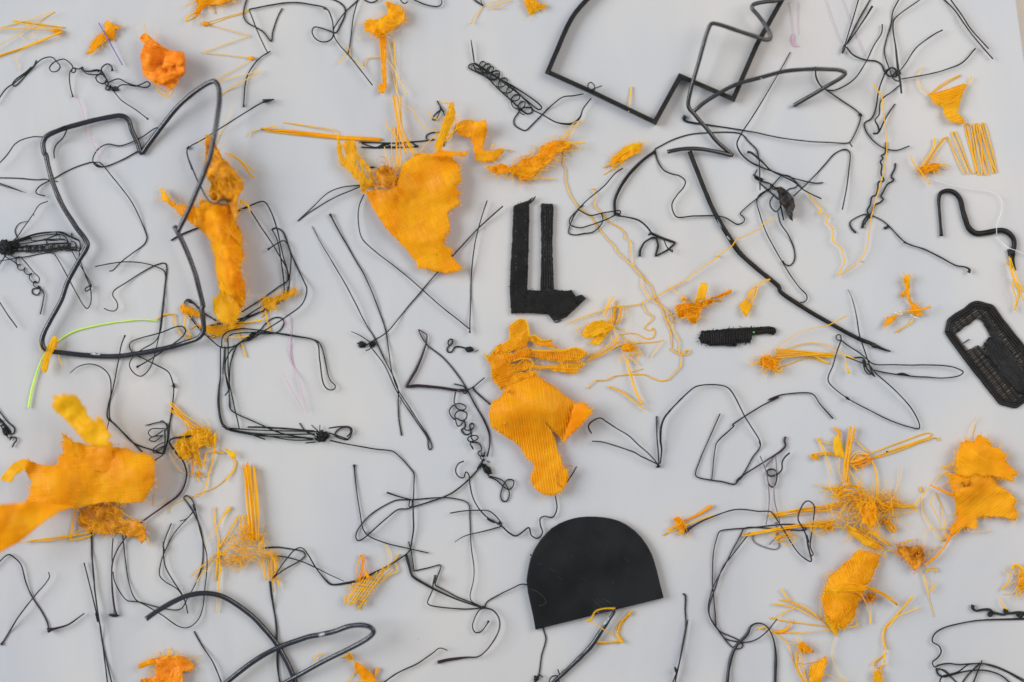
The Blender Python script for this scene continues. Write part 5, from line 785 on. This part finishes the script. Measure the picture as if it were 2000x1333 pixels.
thing('brown_clump', 'small brownish crumbly clump with thin legs, hanging below the orange nest', 'plastic scrap', [s.film('brown', 1.5), s.fuzz(80, 10, .9, 'brown', edge=False, hz=12, name='fibres'), s.fuzz(50, 9, .8, 'brown'), knot('d 1160,1090', 8, 13, .3, 16, 1.1, 'brown', turns=50), st('d 895,1138 898,1090 930,1080 1000,1105', [1.8, 1.4, 1.6], 'fibre'), st('d 1040,1022 1080,1005 1135,994', [2.2, 2.2, 1.6], 'fibre'), st('d 1205,1245 1225,1218 1260,1208 1292,1224 1292,1248', 1.7, 'fibre'), st('d 1210,1245 1260,1222 1285,1240', 1.4, 'fibre'), st('d 1160,1215 1190,1280 e 1205,600 1235,700 1268,830', 1.0, 'pale'), st('e 1185,500 1215,580 1230,660', 1.2, 'pale'), st('e 1205,568 1240,580 1278,574 1232,652', 1.1, 'fibre', kink=True), st('e 1270,580 1275,610 1240,640', 1.6, 'fibre')])
a = Sheet('d 1470,262 1530,230 1572,246 1612,198 1672,220 1722,292 1762,290 1832,350 1812,380 1852,440 1922,490 1872,512 1872,552 1782,532 1702,510 1602,502 1542,522 1452,502 1440,442 1436,400 1442,340', 13, 5, 45, 'd 1560,350,8,100', rag=2.2)
b_ = Sheet('d 1368,478 1422,500 1470,480 1560,475 1690,490 1762,580 1852,640 1902,690 1882,740 1912,812 1892,852 1812,832 1762,822 1602,822 1602,912 1502,902 1442,942 1392,982 1396,902 1442,852 1432,702 1402,602', 9, 6, 40, 'd 1550,620,10,90', rag=2.0)
thing('winged_scrap', 'orange scrap of two wing-like sheets joined at a browned waist, with hair-thin strands', 'plastic sheet', [a.film('orange', 1.7, name='wing'), a.lines(35, 5.0, 1.25, 'fibre', 1.4), a.fuzz(90, 9, .9, 'orange'), b_.film('orange', 1.7, name='wing'), b_.lines(-40, 5.0, 1.25, 'fibre', 1.4), b_.fuzz(100, 9, .9, 'orange'), knot('d 1510,580', 16, 12, .4, 28, 1.2, 'brown', turns=60, name='waist'), st('d 1540,222 1550,150 1575,95 1615,58', .8, 'pale'), st('d 1560,226 1575,170 1588,118', .8, 'pale'), st('d 1325,438 1370,440 1400,420 1445,385', [2.2, 2, 1.6], 'fibre'), st('d 1350,450 1400,445 1440,420', 1.5, 'fibre'), st('d 1440,468 1335,492 1260,572', 1.2, 'fibre'), st('d 1415,660 1335,622 1238,578', [3, 2.4, 1.8], 'orange'), st('d 1238,590 1172,672 1108,742', [1.2, 1.6, 2.0], 'fibre'), st('d 1160,590 1180,640', [1.2, 2.6, 1.4], 'orange'), st('d 1178,680 1182,782 1250,902 1332,1002', 1.2, 'fibre'), st('d 1272,640 1248,720 1302,832 1362,992', 1.1, 'fibre'), st('d 1282,640 1322,722 1352,882 1366,982', 1.1, 'fibre'), st('d 1402,910 1300,908 1210,922 1188,1062', 1.0, 'pale'), st('d 1500,930 1600,940 1705,930', 1.0, 'pale'), st('d 1395,960 1370,1020 1350,1050 1280,1132 1200,1192', [3, 2, 2.2, 2.6, 2.0], 'orange'), knot('d 1348,998', 6, 5, 0, 6, .9, 'fibre', turns=18), coil('d 1340,1050 1270,1070 1225,1110', 4, 14, .9, 'fibre'), st('d 1310,600 1400,540', .8, 'pale')])
s = Sheet('e 690,320 762,325 857,360 832,450 782,560 722,600 732,640 692,720 662,830 602,902 546,922 472,852 432,790 420,720 400,690 432,620 452,580 472,520 542,460 622,400', 12, 6, 40, 'e 620,620,10,120', rag=2.0)
t_ = Sheet('e 430,790 520,870 545,925 530,985 480,930 440,860', 6, 3, 20); k_ = Sheet('e 762,655 800,650 832,680 800,720 760,715', 8, 6, 10)
thing('leaf_scrap', 'orange leaf-shaped sheet crossed by a sheaf of straws, with whisker strands at its tail', 'plastic sheet', [s.film('orange', 1.7), s.lines(70, 5.0, 1.25, 'fibre', 1.4), s.fuzz(100, 8, .9, 'orange'), s.fuzz(60, 10, .8, 'fibre', edge=False, hz=6, name='fibres'), t_.lines(-20, 4.5, 1.2, 'fibre'), t_.film('film', 1.2, name='tail'), k_.film('brown', 1.4, name='clump'), k_.fuzz(40, 9, .9, 'brown', edge=False, hz=8, name='fibres'),
    bundle('e 480,590 490,640', 'e 740,590 760,625', 8, 1.5, 'fibre', z=24, hz=4, bow=4), bundle('e 740,592 750,620', 'e 985,728 1000,740', 6, 1.5, 'fibre', mid='e 850,635 860,655', z=18, zb=6), st('e 840,640 960,685', 1.2, 'pale'), st('e 640,640,24 700,650,22 742,712,14 780,792,5 786,886,4', [1.2, 1.4, 1.4, 2.2], 'pale', lift=0), st('e 640,630,24 700,655,20 755,722,8', 1.3, 'fibre', lift=0), st('e 100,618 180,722 300,782 400,852 470,930 522,982', [2.4, 1.4, 1.3, 1.4], 'fibre'), st('e 95,698 250,742 330,790 400,850', [2.0, 1.4], 'fibre'), st('e 38,730 200,762 390,852', [2.0, 1.5], 'fibre'), st('e 78,832 130,795 205,765', [1.8, 1.2], 'fibre'), st('e 18,838 120,862 250,880 470,906', [2, 1.4], 'fibre'), st('e 58,950 200,952 320,948 470,935', 1.1, 'fibre'), st('e 400,740 405,830 440,880', 1.0, 'fibre'), st('e 524,985 492,1082 490,1130 502,1182 560,1282 622,1333', .9, 'pale'), st('e 560,918,10 640,910,8 690,890,6 670,872,5', 2.0, 'orange', lift=0), st('e 450,590 435,520 480,480', .9, 'fibre')])
s = Sheet('e 228,1050 268,1022 300,1050 330,1080 358,1102 300,1108 250,1088', 8, 6, 12); s2 = Sheet('e 318,1212 380,1180 442,1130 447,1182 402,1345 318,1345', 8, 5, 24)
thing('forked_scrap', 'thin orange forked strands running from the thick arch to two small torn flakes', 'plastic fibres', [st('f 512,925 570,910 605,945', [2, 2.6, 1.6], 'fibre'), st('e 40,945 110,944 160,912 172,868', [2.0, 3.4, 2.4, 1.0], 'orange'), st('e 175,880 178,845', .8, 'brown'), st('e 20,935 60,962 130,1012 172,1100 202,1192 280,1350', 1.3, 'fibre'), st('e 60,950 130,1012 180,1036 232,1045', 1.0, 'fibre'), s.film('orange', 1.5, name='flake'), s.fuzz(40, 9, .9, 'orange', edge=False, hz=8, name='fibres'), s.fuzz(16, 7), bundle('e 215,1070 250,1090', 'e 270,1345 310,1345', 4, 1.2), s2.film('orange', 1.5, name='flake'), s2.lines(-70, 4.5, 1.1), s2.fuzz(30, 7), st('e 213,1205 225,1190 290,1190 390,1165', 1.3, 'fibre'), st('e 440,1268 540,1310 640,1335', 1.0, 'fibre'), st('e 320,1050 370,1040 420,1015', .7, 'pale'), st('f 580,975 600,955', 1.2, 'fibre')])
s = Sheet('e 800,1268 835,1240 872,1268 880,1345 822,1345', 7, 4, 16)
thing('twig_scrap', 'slender orange twig, forked on top and frayed at its foot', 'plastic fibres', [st('e 1110,670 1000,800 945,860 890,922 880,1010 902,1082 890,1150 880,1212', [2.6, 2.2, 1.6, 1.4, 2.0, 2.2, 1.6], 'fibre'), st('e 1090,690 980,830 900,925 886,1000 905,1080', 1.7, 'fibre'), st('e 1155,763 1080,790 1000,825 910,922', [2.2, 1.3], 'pale'), st('e 902,1110 880,1130 800,1188 795,1205', 1.5, 'fibre'), st('e 880,1135 820,1190 830,1225 880,1200', 1.2, 'fibre'), st('e 880,1200 840,1265', 2.0, 'fibre'), s.film('film', 1.3, name='foot'), s.lines(-70, 4.5, 1.1), s.fuzz(24, 10), st('e 890,1160 905,1200', 1.2, 'fibre')])
s = Sheet('e 1910,580 1930,540 1960,500 2010,490 2060,520 2060,600 2000,640 1940,630', 8, 6, 16)
thing('orange_shred', 'orange knotted shred cut by the frame edge above the black curl', 'plastic scrap', [s.film('orange', 1.5), s.fuzz(60, 12, .9, 'orange', edge=False, hz=10, name='fibres'), s.fuzz(30, 12), bundle('e 1870,440 1910,435', 'e 1900,540 1960,500', 6, 1.5, bow=6), st('e 1865,470 1880,440 1910,432 1960,470', 2.4, 'orange', z=6), st('e 1818,485 1852,492 1842,558 1792,626', [2.2, 1.6, 1.6, 2.8], 'fibre'), st('e 1803,660 1870,652 1910,600', .9, 'pale'), st('e 1900,640 1910,670', 1.0, 'pale')])
thing('curl_wire', 'stout little black wire with tight curls, bearing a scrap of orange', 'plastic wire', [st('e 1572,740 1565,760 1588,785 1650,776 1702,780 1717,808 1702,828 1684,815 1698,796 1760,806 1815,815 1833,790 1812,775 1808,798 1850,806 1900,800 2020,812', [2.2, 2.4, 2.4, 2.4, 2.4, 2.8, 3.4], ends='s', lift=3), knot('e 1930,815', 9, 8, 0, 12, 1.6, turns=30), st('e 1775,688,5 1798,748,8 1830,772,9', [1.2, 1.6, 2.4], 'orange', name='orange_bit', lift=0)])
thing('wire_tangle', 'black wire with an S-bend leading to a sheaf of wires at the near corner', 'wire tangle', [
    st('e 2020,848 1800,850 1600,860 1450,886 1330,922 1270,970 1259,1022 1310,1055 1327,1100 1300,1145 1259,1180 1275,1216 1310,1200 1380,1190 1450,1196 1640,1190 1750,1215 2020,1345', [2.4, 2.0, 1.7, 1.7, 1.8, 1.9, 1.7, 1.7], lift=5), st('e 1288,1225 1300,1270 1340,1291 1420,1272 1500,1252 1600,1240 1700,1250 1800,1292 1880,1365', 1.9), st('e 1300,1230 1350,1240 1400,1290 1470,1360', 1.6), st('e 1305,1365 1330,1292 1380,1275 1460,1250 1530,1200 1550,1192', 1.8), st('e 1640,1165 1610,1240 1560,1370', 1.7), st('e 1480,1350 1530,1280 1622,1188', 1.7), st('e 1650,1190 1800,1240 2020,1365', 1.6), st('e 1310,1225 1380,1270', 1.5)])
s = Sheet('V 1180,1150 1280,1130 1400,1136 1442,1170 1492,1190 1482,1240 1392,1252 1402,1300 1382,1370 1060,1370 1080,1312 1182,1290 1200,1222', 10, 8, 22); s2 = Sheet('V 1052,1205 1140,1150 1210,1150 1190,1192 1060,1228', 12, 4, 22)
thing('shaggy_scrap', 'shaggy reddish-orange scrap cut by the near edge beside the twin straight wires', 'plastic scrap', [s.film('red', 1.8), s.fuzz(90, 12, .9, 'orange', edge=False, hz=10, name='fibres'), s.fuzz(70, 11, .9, 'orange'), s2.film('orange', 1.6, name='flap'), s2.fuzz(16, 7), s2.lines(-20, 4.5, 1), st('V 1282,1073 1306,1108 1258,1132', 1.7, 'fibre'), st('V 1440,1172 1500,1135 1548,1130', 1.0, 'fibre'), st('V 1308,1130 1412,1146', 2.6, 'orange', z=8), st('V 1215,1095 1225,1130', .9, 'pale'), st('V 1180,1190 1200,1185', 2, 'brown', z=22, lift=0, name='burnt_spot')])
s = Sheet('Y 1345,1178 1400,1200 1470,1260 1540,1370 1430,1370 1340,1215', 8, 5, 26)
thing('wedge_scrap', 'orange wedge with curly threads on its point, at the near edge', 'plastic scrap', [s.film('orange', 1.6), s.lines(45, 4.2, 1.0, 'orange'), s.fuzz(24, 9), st('Y 1275,1092 1322,1130 1332,1168 1290,1162 1278,1112 1300,1100', 1.3, 'fibre'), knot('Y 1305,1140', 9, 8, 0.4, 8, 1.0, 'fibre', turns=22), st('Y 1235,1142 1285,1135', 1.4, 'fibre'), st('Y 1350,1240 1320,1290 1275,1335', 1.2, 'fibre'), st('Y 1520,1222 1502,1285', [3, 2], 'orange'), st('Y 1330,1332 1460,1320', 2.2, 'orange'), st('Y 1340,1180 1350,1230 1390,1240', 1.2, 'fibre'), st('Y 1400,1260 1400,1330', 1.0, 'fibre')])
thing('orange_shred', 'tiny bent orange thread tucked under the thick crossed filament', 'plastic fibres', [st('Y 1035,1170 1055,1130 1085,1118 1135,1110', [2.2, 1.6, 1.2], 'fibre')])
s = Sheet('X 1285,1022 1345,1018 1420,960 1445,935 1482,962 1562,890 1602,880 1562,940 1542,1002 1482,1080 1412,1195 1372,1222 1380,1142 1340,1192 1310,1182 1270,1170 1302,1082', 7, 5, 30)
thing('net_scrap', 'small orange net of fused strands caught on the black W-shaped wire', 'plastic scrap', [s.lines(-55, 5.0, 1.7, 'fibre'), s.lines(10, 7.5, 1.4, 'fibre', name='cross_lines', wav=2), s.fuzz(24, 7, .9), bundle('X 1388,800 1412,800', 'X 1360,1000 1385,1000', 4, 1.4, 'orange', jit=.8), st('X 1380,795 1402,820 1420,830', 2, 'orange'), st('X 1570,702 1608,790 1602,880 1560,920', 1.4, 'fibre'), st('X 1687,793 1620,872 1540,952', [2, 1.4, 1.6], 'fibre'), st('X 1650,850 1668,922 1600,962 1520,1022', 1.5, 'fibre'), st('X 1640,910 1560,985 1500,1050', 1.3, 'fibre'), st('X 1430,930 1450,980', 3.0, 'orange', z=8), st('X 1385,1150 1372,1222', 2.6, 'orange'), st('X 1275,1100 1270,1172', 2.2, 'orange')])
s = Sheet('X 355,800 402,722 470,640 532,600 602,652 642,760 742,790 652,822 560,852 480,862 372,870', 8, 8, 22)
thing('broom_scrap', 'tall orange broom of straight straws rising from a frizzy matted base', 'plastic fibres', [bundle('X 488,105 585,130', 'X 540,690 615,690', 10, 1.6, mid='X 510,400 605,430', jit=1.2, z=5, zb=10), bundle('X 490,100 540,90', 'X 520,330 570,330', 3, 1.6, 'orange', jit=1), bundle('X 460,495 520,492', 'X 490,680 540,680', 5, 1.5, jit=1), s.lines(20, 7, 1.1, 'fibre', keep=.5, wav=5), s.fuzz(230, 14, .9, 'fibre', edge=False, hz=16, name='fibres', curl=.6), s.fuzz(70, 18, .8, curl=.35), bundle('X 625,800 750,800', 'X 660,990 745,990', 10, 1.2, jit=1.5), st('X 690,900 715,1000 726,1085', [1.4, 1.8], 'fibre'), st('X 720,980 760,1000 785,1000', 1.6, 'fibre'), st('X 755,1000 772,1055', 1.8, 'fibre'), st('X 665,575 640,680', .9, 'pale'), st('X 740,800 780,830 740,850', 1.0, 'fibre')])
thing('twig_scrap', 'upright orange twig with splayed side strands left of the tall broom', 'plastic fibres', [st('X 265,435 272,560 300,702 292,850 278,1000', [2, 1.5, 2.0, 2.4, 1.8], 'fibre'), st('X 392,435 330,520 270,622', [3.6, 1.8, 1.2], 'fibre'), st('X 455,500 382,622 308,742', [1.6, 1.4, 1.6], 'fibre'), st('X 440,510 370,640 310,750', 1.2, 'pale'), st('X 298,740 312,880 300,1052 290,1242', [1.8, 2.2, 1.8, 1.4], 'fibre'), st('X 98,962 200,862 290,790', [2.0, 1.3], 'fibre'), st('X 275,590 212,702 200,782', .8, 'pale'), st('X 130,1010 200,912 320,802', 1.4, 'fibre'), st('X 300,850 320,900 305,990', 1.4, 'fibre'), st('X 300,760 360,700 420,640', 1.0, 'pale'), st('X 180,920 240,925', .9, 'pale')])
# the big scrap at the board's edge
m_ = Sheet('U 460,372 530,420 600,452 700,480 800,490 892,490 990,498 1040,540 1100,525 1165,550 1182,600 1182,750 1142,832 1092,910 990,912 892,905 800,902 700,930 560,952 340,922 200,910 232,860 242,750 200,660 160,590 200,578 300,620 420,630 452,590 445,560 490,520 475,460 492,430', 24, 7, 80, 'U 1050,700,14,180 450,800,16,200', rag=2.6)
k_ = Sheet('U 545,548 640,560 720,500 800,440 848,440 862,520 880,600 860,690 770,668 640,682 545,700 430,690 470,620 500,600', 28, 8, 50, rag=3.2)
u_ = Sheet('U 415,92 490,78 580,88 640,180 682,250 745,300 732,248 772,260 802,312 850,410 822,425 842,460 782,492 702,470 642,432 540,312 440,222 398,180', 48, 10, 50, 'U 480,130,14,90', rag=2.4)
f_ = Sheet('U 165,575 225,582 200,650 112,702 92,752 50,748 8,742 5,720 62,650 112,600', 34, 5, 30); g_ = Sheet('U -80,928 0,925 200,905 352,905 570,940 442,986 360,1042 280,1102 150,1212 0,1292 -80,1320', 46, 7, 60, 'U -50,1050,26,300', rag=.8)
c_ = Sheet('U 590,1022 630,960 682,940 780,920 882,930 932,980 942,1050 1002,1040 1062,1052 1112,1102 1122,1190 1082,1230 1052,1182 980,1162 900,1142 800,1152 720,1142 662,1132 602,1082', 12, 8, 24)
thing('big_orange_scrap', 'largest orange scrap, a torn sheet with upright flap, broad band and dark clump beneath', 'plastic sheet', [m_.film('orange', 1.9), m_.lines(-6, 5.0, 1.25, 'fibre', 1.3), m_.lines(84, 6.5, .8, 'film', 1.2, name='cross_lines', keep=.6), m_.fuzz(80, 9, .9, 'orange'), k_.film('web', 1.4, name='fold'), k_.lines(70, 7, .8, 'fibre', .6, keep=.5, wav=2), k_.fuzz(24, 8, .8, 'orange'), u_.film('film', 1.8, name='upright_flap'), u_.lines(58, 4.5, .8, 'film', .3), u_.fuzz(40, 8, .8), f_.film('film', 1.4, name='side_flap'), f_.lines(-50, 4.5, .9), g_.film('orange', 1.8, name='band'), g_.fuzz(40, 6, .8, 'orange'), c_.film('brown', 1.8, name='clump'), c_.fuzz(70, 12, 1.0, 'orange', edge=False, hz=8, name='fibres'), c_.fuzz(40, 10, .9, 'orange'), c_.lines(60, 5, 1.1, 'brown', 1.5, keep=.6),
    st('U 578,955 552,1100 540,1195', [2.2, 2.0, 3.0], 'fibre'), st('U 165,1212 350,1186 530,1166 692,1140', [1.4, 2.0, 2.6, 2.6], 'fibre'), st('U 200,1206 400,1196 650,1145', 1.6, 'fibre'), st('U 530,1195 600,1190 700,1160', 2.4, 'fibre'), st('U 880,958,14 1000,1020,10 1082,1052,6', 1.3, 'fibre', lift=0), st('U 1182,760 1218,768', 1.8, 'orange', z=8), st('U 1185,840 1172,930 1250,918 1290,870', .8, 'pale'), st('U 690,1140 705,1148', 2.2, 'seed', name='speck'), bundle('U 940,1040 960,1150', 'U 1090,1060 1115,1190', 9, 1.2, 'orange')])
s = Sheet('U 1340,462 1372,402 1440,352 1520,340 1602,342 1642,402 1652,442 1592,480 1542,480 1512,500 1540,602 1545,662 1502,582 1472,522 1470,562 1402,582 1360,540', 9, 8, 22)
h_ = Sheet('U 1715,490 1800,530 1812,572 1762,560', 9, 3, 14)
thing('jellyfish_scrap', 'brownish-orange scrap like a jellyfish with a cone of threads and drooping tentacles', 'plastic scrap', [s.film('film', 1.2), s.fuzz(130, 10, .9, 'orange', edge=False, hz=12, name='fibres', curl=.45), s.fuzz(50, 12, .7, curl=.4), s.lines(80, 5, 1.0, 'brown', 1.5, keep=.6), bundle('U 1300,130 1295,210', 'U 1420,350 1560,350', 11, 1.0, jit=2, mid='U 1370,230 1400,270'), st('U 1310,140 1420,240 1530,310 1560,352', 1.3, 'fibre'), st('U 1650,380 1636,560 1602,682 1550,842 1480,862', [3, 2.2, 2.0, 1.6, 1.4], 'fibre'), st('U 1480,862 1400,890 1302,942 1284,992', 1.1, 'pale'), st('U 1565,560 1590,522 1720,530', 2.0, 'fibre'), st('U 1770,560 1802,600 1790,660 1740,720 1725,750', [1.6, 2.4, 2.6, 1.4], 'fibre'), st('U 1740,720 1640,795 1520,840 1480,862', 1.2, 'fibre'), h_.film('film', 1.3, name='tip'), st('U 1470,530 1476,692', [1.3, 1.3, 1.8], 'brown'), st('U 1300,535 1350,632 1442,692 1545,712 1622,680', 1.1, 'pale'), st('U 1582,560 1562,600 1575,650', 1.8, 'fibre'), knot('U 1520,690', 8, 6, .3, 6, .9, 'fibre', turns=22), st('U 1510,720 1525,750', 1.6, 'fibre')])
# the orange column
lo = Sheet('G 40,275 75,275 110,330 160,380 240,400 300,410 350,402 340,350 420,372 500,380 582,392 592,432 622,500 642,560 682,642 672,722 692,800 662,860 682,960 702,1002 702,1080 692,1172 662,1180 580,1080 512,1062 482,940 466,800 432,660 372,590 312,560 250,510 200,460 130,400 80,370 60,320', 10, 8, 30, 'G 480,480,26,110 545,640,30,95 580,790,32,85 600,920,32,80 610,1040,26,80 250,460,12,70', rag=2.2)
up = Sheet('A 1572,1042 1608,1035 1640,1080 1672,1150 1702,1200 1762,1270 1800,1310 G 650,170 692,232 672,292 642,332 642,442 622,500 600,480 582,392 440,352 428,282 442,230 400,182 390,60 400,0 390,-80', 24, 10, 20, 'G 560,180,16,80', rag=1.8)
di = Sheet('G 452,1120 510,1062 580,1078 650,1150 668,1210 642,1280 600,1322 540,1302 490,1270 455,1200', 14, 4, 34); rg_ = Sheet('G 590,400 640,300 642,480 620,505', 44, 4, 20)
thing('orange_column', 'thick orange column of melted plastic with one outstretched arm and a round base', 'plastic scrap', [lo.film('orange', 2.2), lo.fuzz(160, 13, .9, 'orange', edge=False, hz=8, name='fibres', curl=.4), lo.fuzz(110, 9, .8, 'orange'), up.film('brown', 2.0, name='neck'), up.fuzz(160, 15, .9, 'fibre', edge=False, hz=10, name='fibres', curl=.5), up.fuzz(50, 10, .8), rg_.film('brown', 2, name='ridge'), di.film('film', 1.6, name='base_disc'), di.lines(60, 4.0, .8, 'orange', .7), di.fuzz(16, 6, .8),
    st('G 540,0,30 600,8,30 660,50,26 782,145,14', 1.8, 'fibre', lift=0), st('G 550,18,30 620,30,28 690,90,20 745,170,12 772,183,10', [1.4, 1.8, 2.8], 'fibre', lift=0), st('G 580,10,30 640,45,26 740,165,12', 1.3, 'pale', lift=0), st('G 520,560,40 560,600,36 620,640,30 660,690,24 690,742,18', [2, 2.6, 1.6], 'fibre', lift=0), st('G 500,560,40 590,610,34 610,625,30', 1.6, 'pale', lift=0), st('G 460,-120,24 478,-60,24 490,0,24', .9, 'pale', lift=0), st('B 212,790 140,980 G 470,-40', .7, 'pale'), st('G 640,560,16 655,600,12', 2.4, 'brown', lift=0), st('G 660,370 700,380 730,410 740,450', [3.5, 3, 1.2], 'fibre', z=14)])
w1 = Sheet('N 198,150 232,142 372,208 362,245 300,225 210,200', 6, 3, 20); w2 = Sheet('N 838,75 920,80 1000,50 1085,8 1095,50 1020,95 940,112 932,182 850,162 825,135', 8, 6, 20); w3 = Sheet('N 330,290 400,300 500,300 600,285 660,290 680,330 600,340 500,380 440,370 380,330', 6, 5, 24)
thing('netted_scrap', 'ragged orange netting spread under the round base of the orange column', 'plastic scrap', [w1.film('orange', 1.4, name='toothed_strip'), w1.fuzz(30, 6, .9, 'orange'), w1.lines(100, 4.2, 1.0, 'orange'), st('N 28,250 100,214 158,215 165,290 190,340 250,395 297,382', 1.7, 'fibre'), st('N 248,225 240,310 285,385', [2.6, 2, 2.6], 'fibre'), w2.lines(-30, 6, .9, 'fibre', wav=3), w2.lines(50, 9, .8, 'fibre', wav=3, name='cross_lines'), w2.film('web', .9, name='web'), w2.fuzz(60, 10, .8), st('N 855,185 872,270 897,342', 2.0, 'fibre'), st('N 880,182 820,235', 1.4, 'fibre'), st('N 640,278 740,270 830,258', 2.4, 'fibre'), st('N 640,350 672,432 705,540', [1.6, 1.6, 2.2], 'fibre'), w3.lines(-15, 6, 1.0, 'fibre', wav=3, keep=.7), w3.film('web', .9, name='web'), w3.fuzz(50, 12), st('N 575,388 650,390 730,375', 1.8, 'fibre'), st('N 280,330 340,295 400,320', 1.4, 'fibre'), st('N 545,400 548,425', 1.6, 'fibre'), st('N 430,390 470,380', 1.6, 'fibre'), st('N 70,215 120,206', 1.2, 'pale')])
thing('pink_thread', 'fine pink thread hanging in a narrow V inside the square wire frame', 'plastic thread', [st('N 1005,215 1038,220 1055,255 1056,350 1050,430 1067,590 1120,740 1160,900 1182,975', [.7, .8, .9, 1.1, 1.2, 1.0, .7], 'pink'), st('N 1160,930 1145,942 1080,830 1030,740 988,668', .9, 'pink'), st('N 998,250 1012,300 1052,362 1035,470 1040,530 1067,600', .9, 'pink')])
thing('pink_streak', 'pair of faint pink streaks descending behind the fanned black wires', 'plastic film', [st('E 430,-30 480,120 530,262 562,330', [1, 1.6, 1.4], 'pinkish', lift=0, flat=.3), st('E 560,-30 640,180 700,322 742,432', [1, 1.5, 1.6], 'pinkish', lift=0, flat=.3)])
thing('pink_streak', 'short pale pink smear of film just right of the square frame', 'plastic film', [st('E 195,262 188,310 212,355 235,352', [2, 3, 2.2, 1.2], 'pink', lift=0, flat=.3), st('E 165,20 182,140 192,262', 1.4, 'pinkish', lift=0, flat=.3), st('E 236,20 232,180 236,265', 1.2, 'pinkish', lift=0, flat=.3)])
thing('curly_wire', 'ragged black curl of crinkled wire poking in from the board edge below the lime filament', 'wire tangle', [st('M -60,740 -5,800 60,880 110,930 106,965 90,976 60,930 -10,852', 1.6), st('M -20,830 60,920 85,955', 1.6), coil('M -10,870 30,920 50,960 80,1000', 5, 9, 1.3), st('M 75,1020 90,1000 120,998 128,1020 110,1040 94,1073', 1.7), knot('M 45,945', 8, 12, -.5, 8, 1.1, turns=30)])
s = Sheet('C 665,-40 680,0 690,40 700,70 728,122 780,85 830,62 850,45 800,30 760,0 750,-40', 6, 5, 20)
thing('orange_shred', 'orange triangular shred with pale trailing threads at the far edge, left of the square frame', 'plastic scrap', [s.film('film', 1.4), s.lines(60, 4.5, 1.1, 'orange'), s.fuzz(30, 9), st('C 740,-10 780,30 850,45', 2.2, 'orange'), st('C 375,48 430,20 560,-20', .9, 'pale'), st('C 400,50 480,40 570,0', 1.4, 'pale'), st('C 362,50 305,140 280,182', [1.0, 1.4, 1.0], 'pale'), st('C 430,65 520,60', .8, 'pale'), st('C 270,180 285,165', 2.0, 'pale')])
thing('wire_scrap', 'short bit of black wire at the far edge beside pale trailing threads', 'plastic wire', [st('C 280,-30 300,0 368,46', [1.5, 2.0], lift=3), st('C 340,-20 362,42', 1.2, lift=3)])
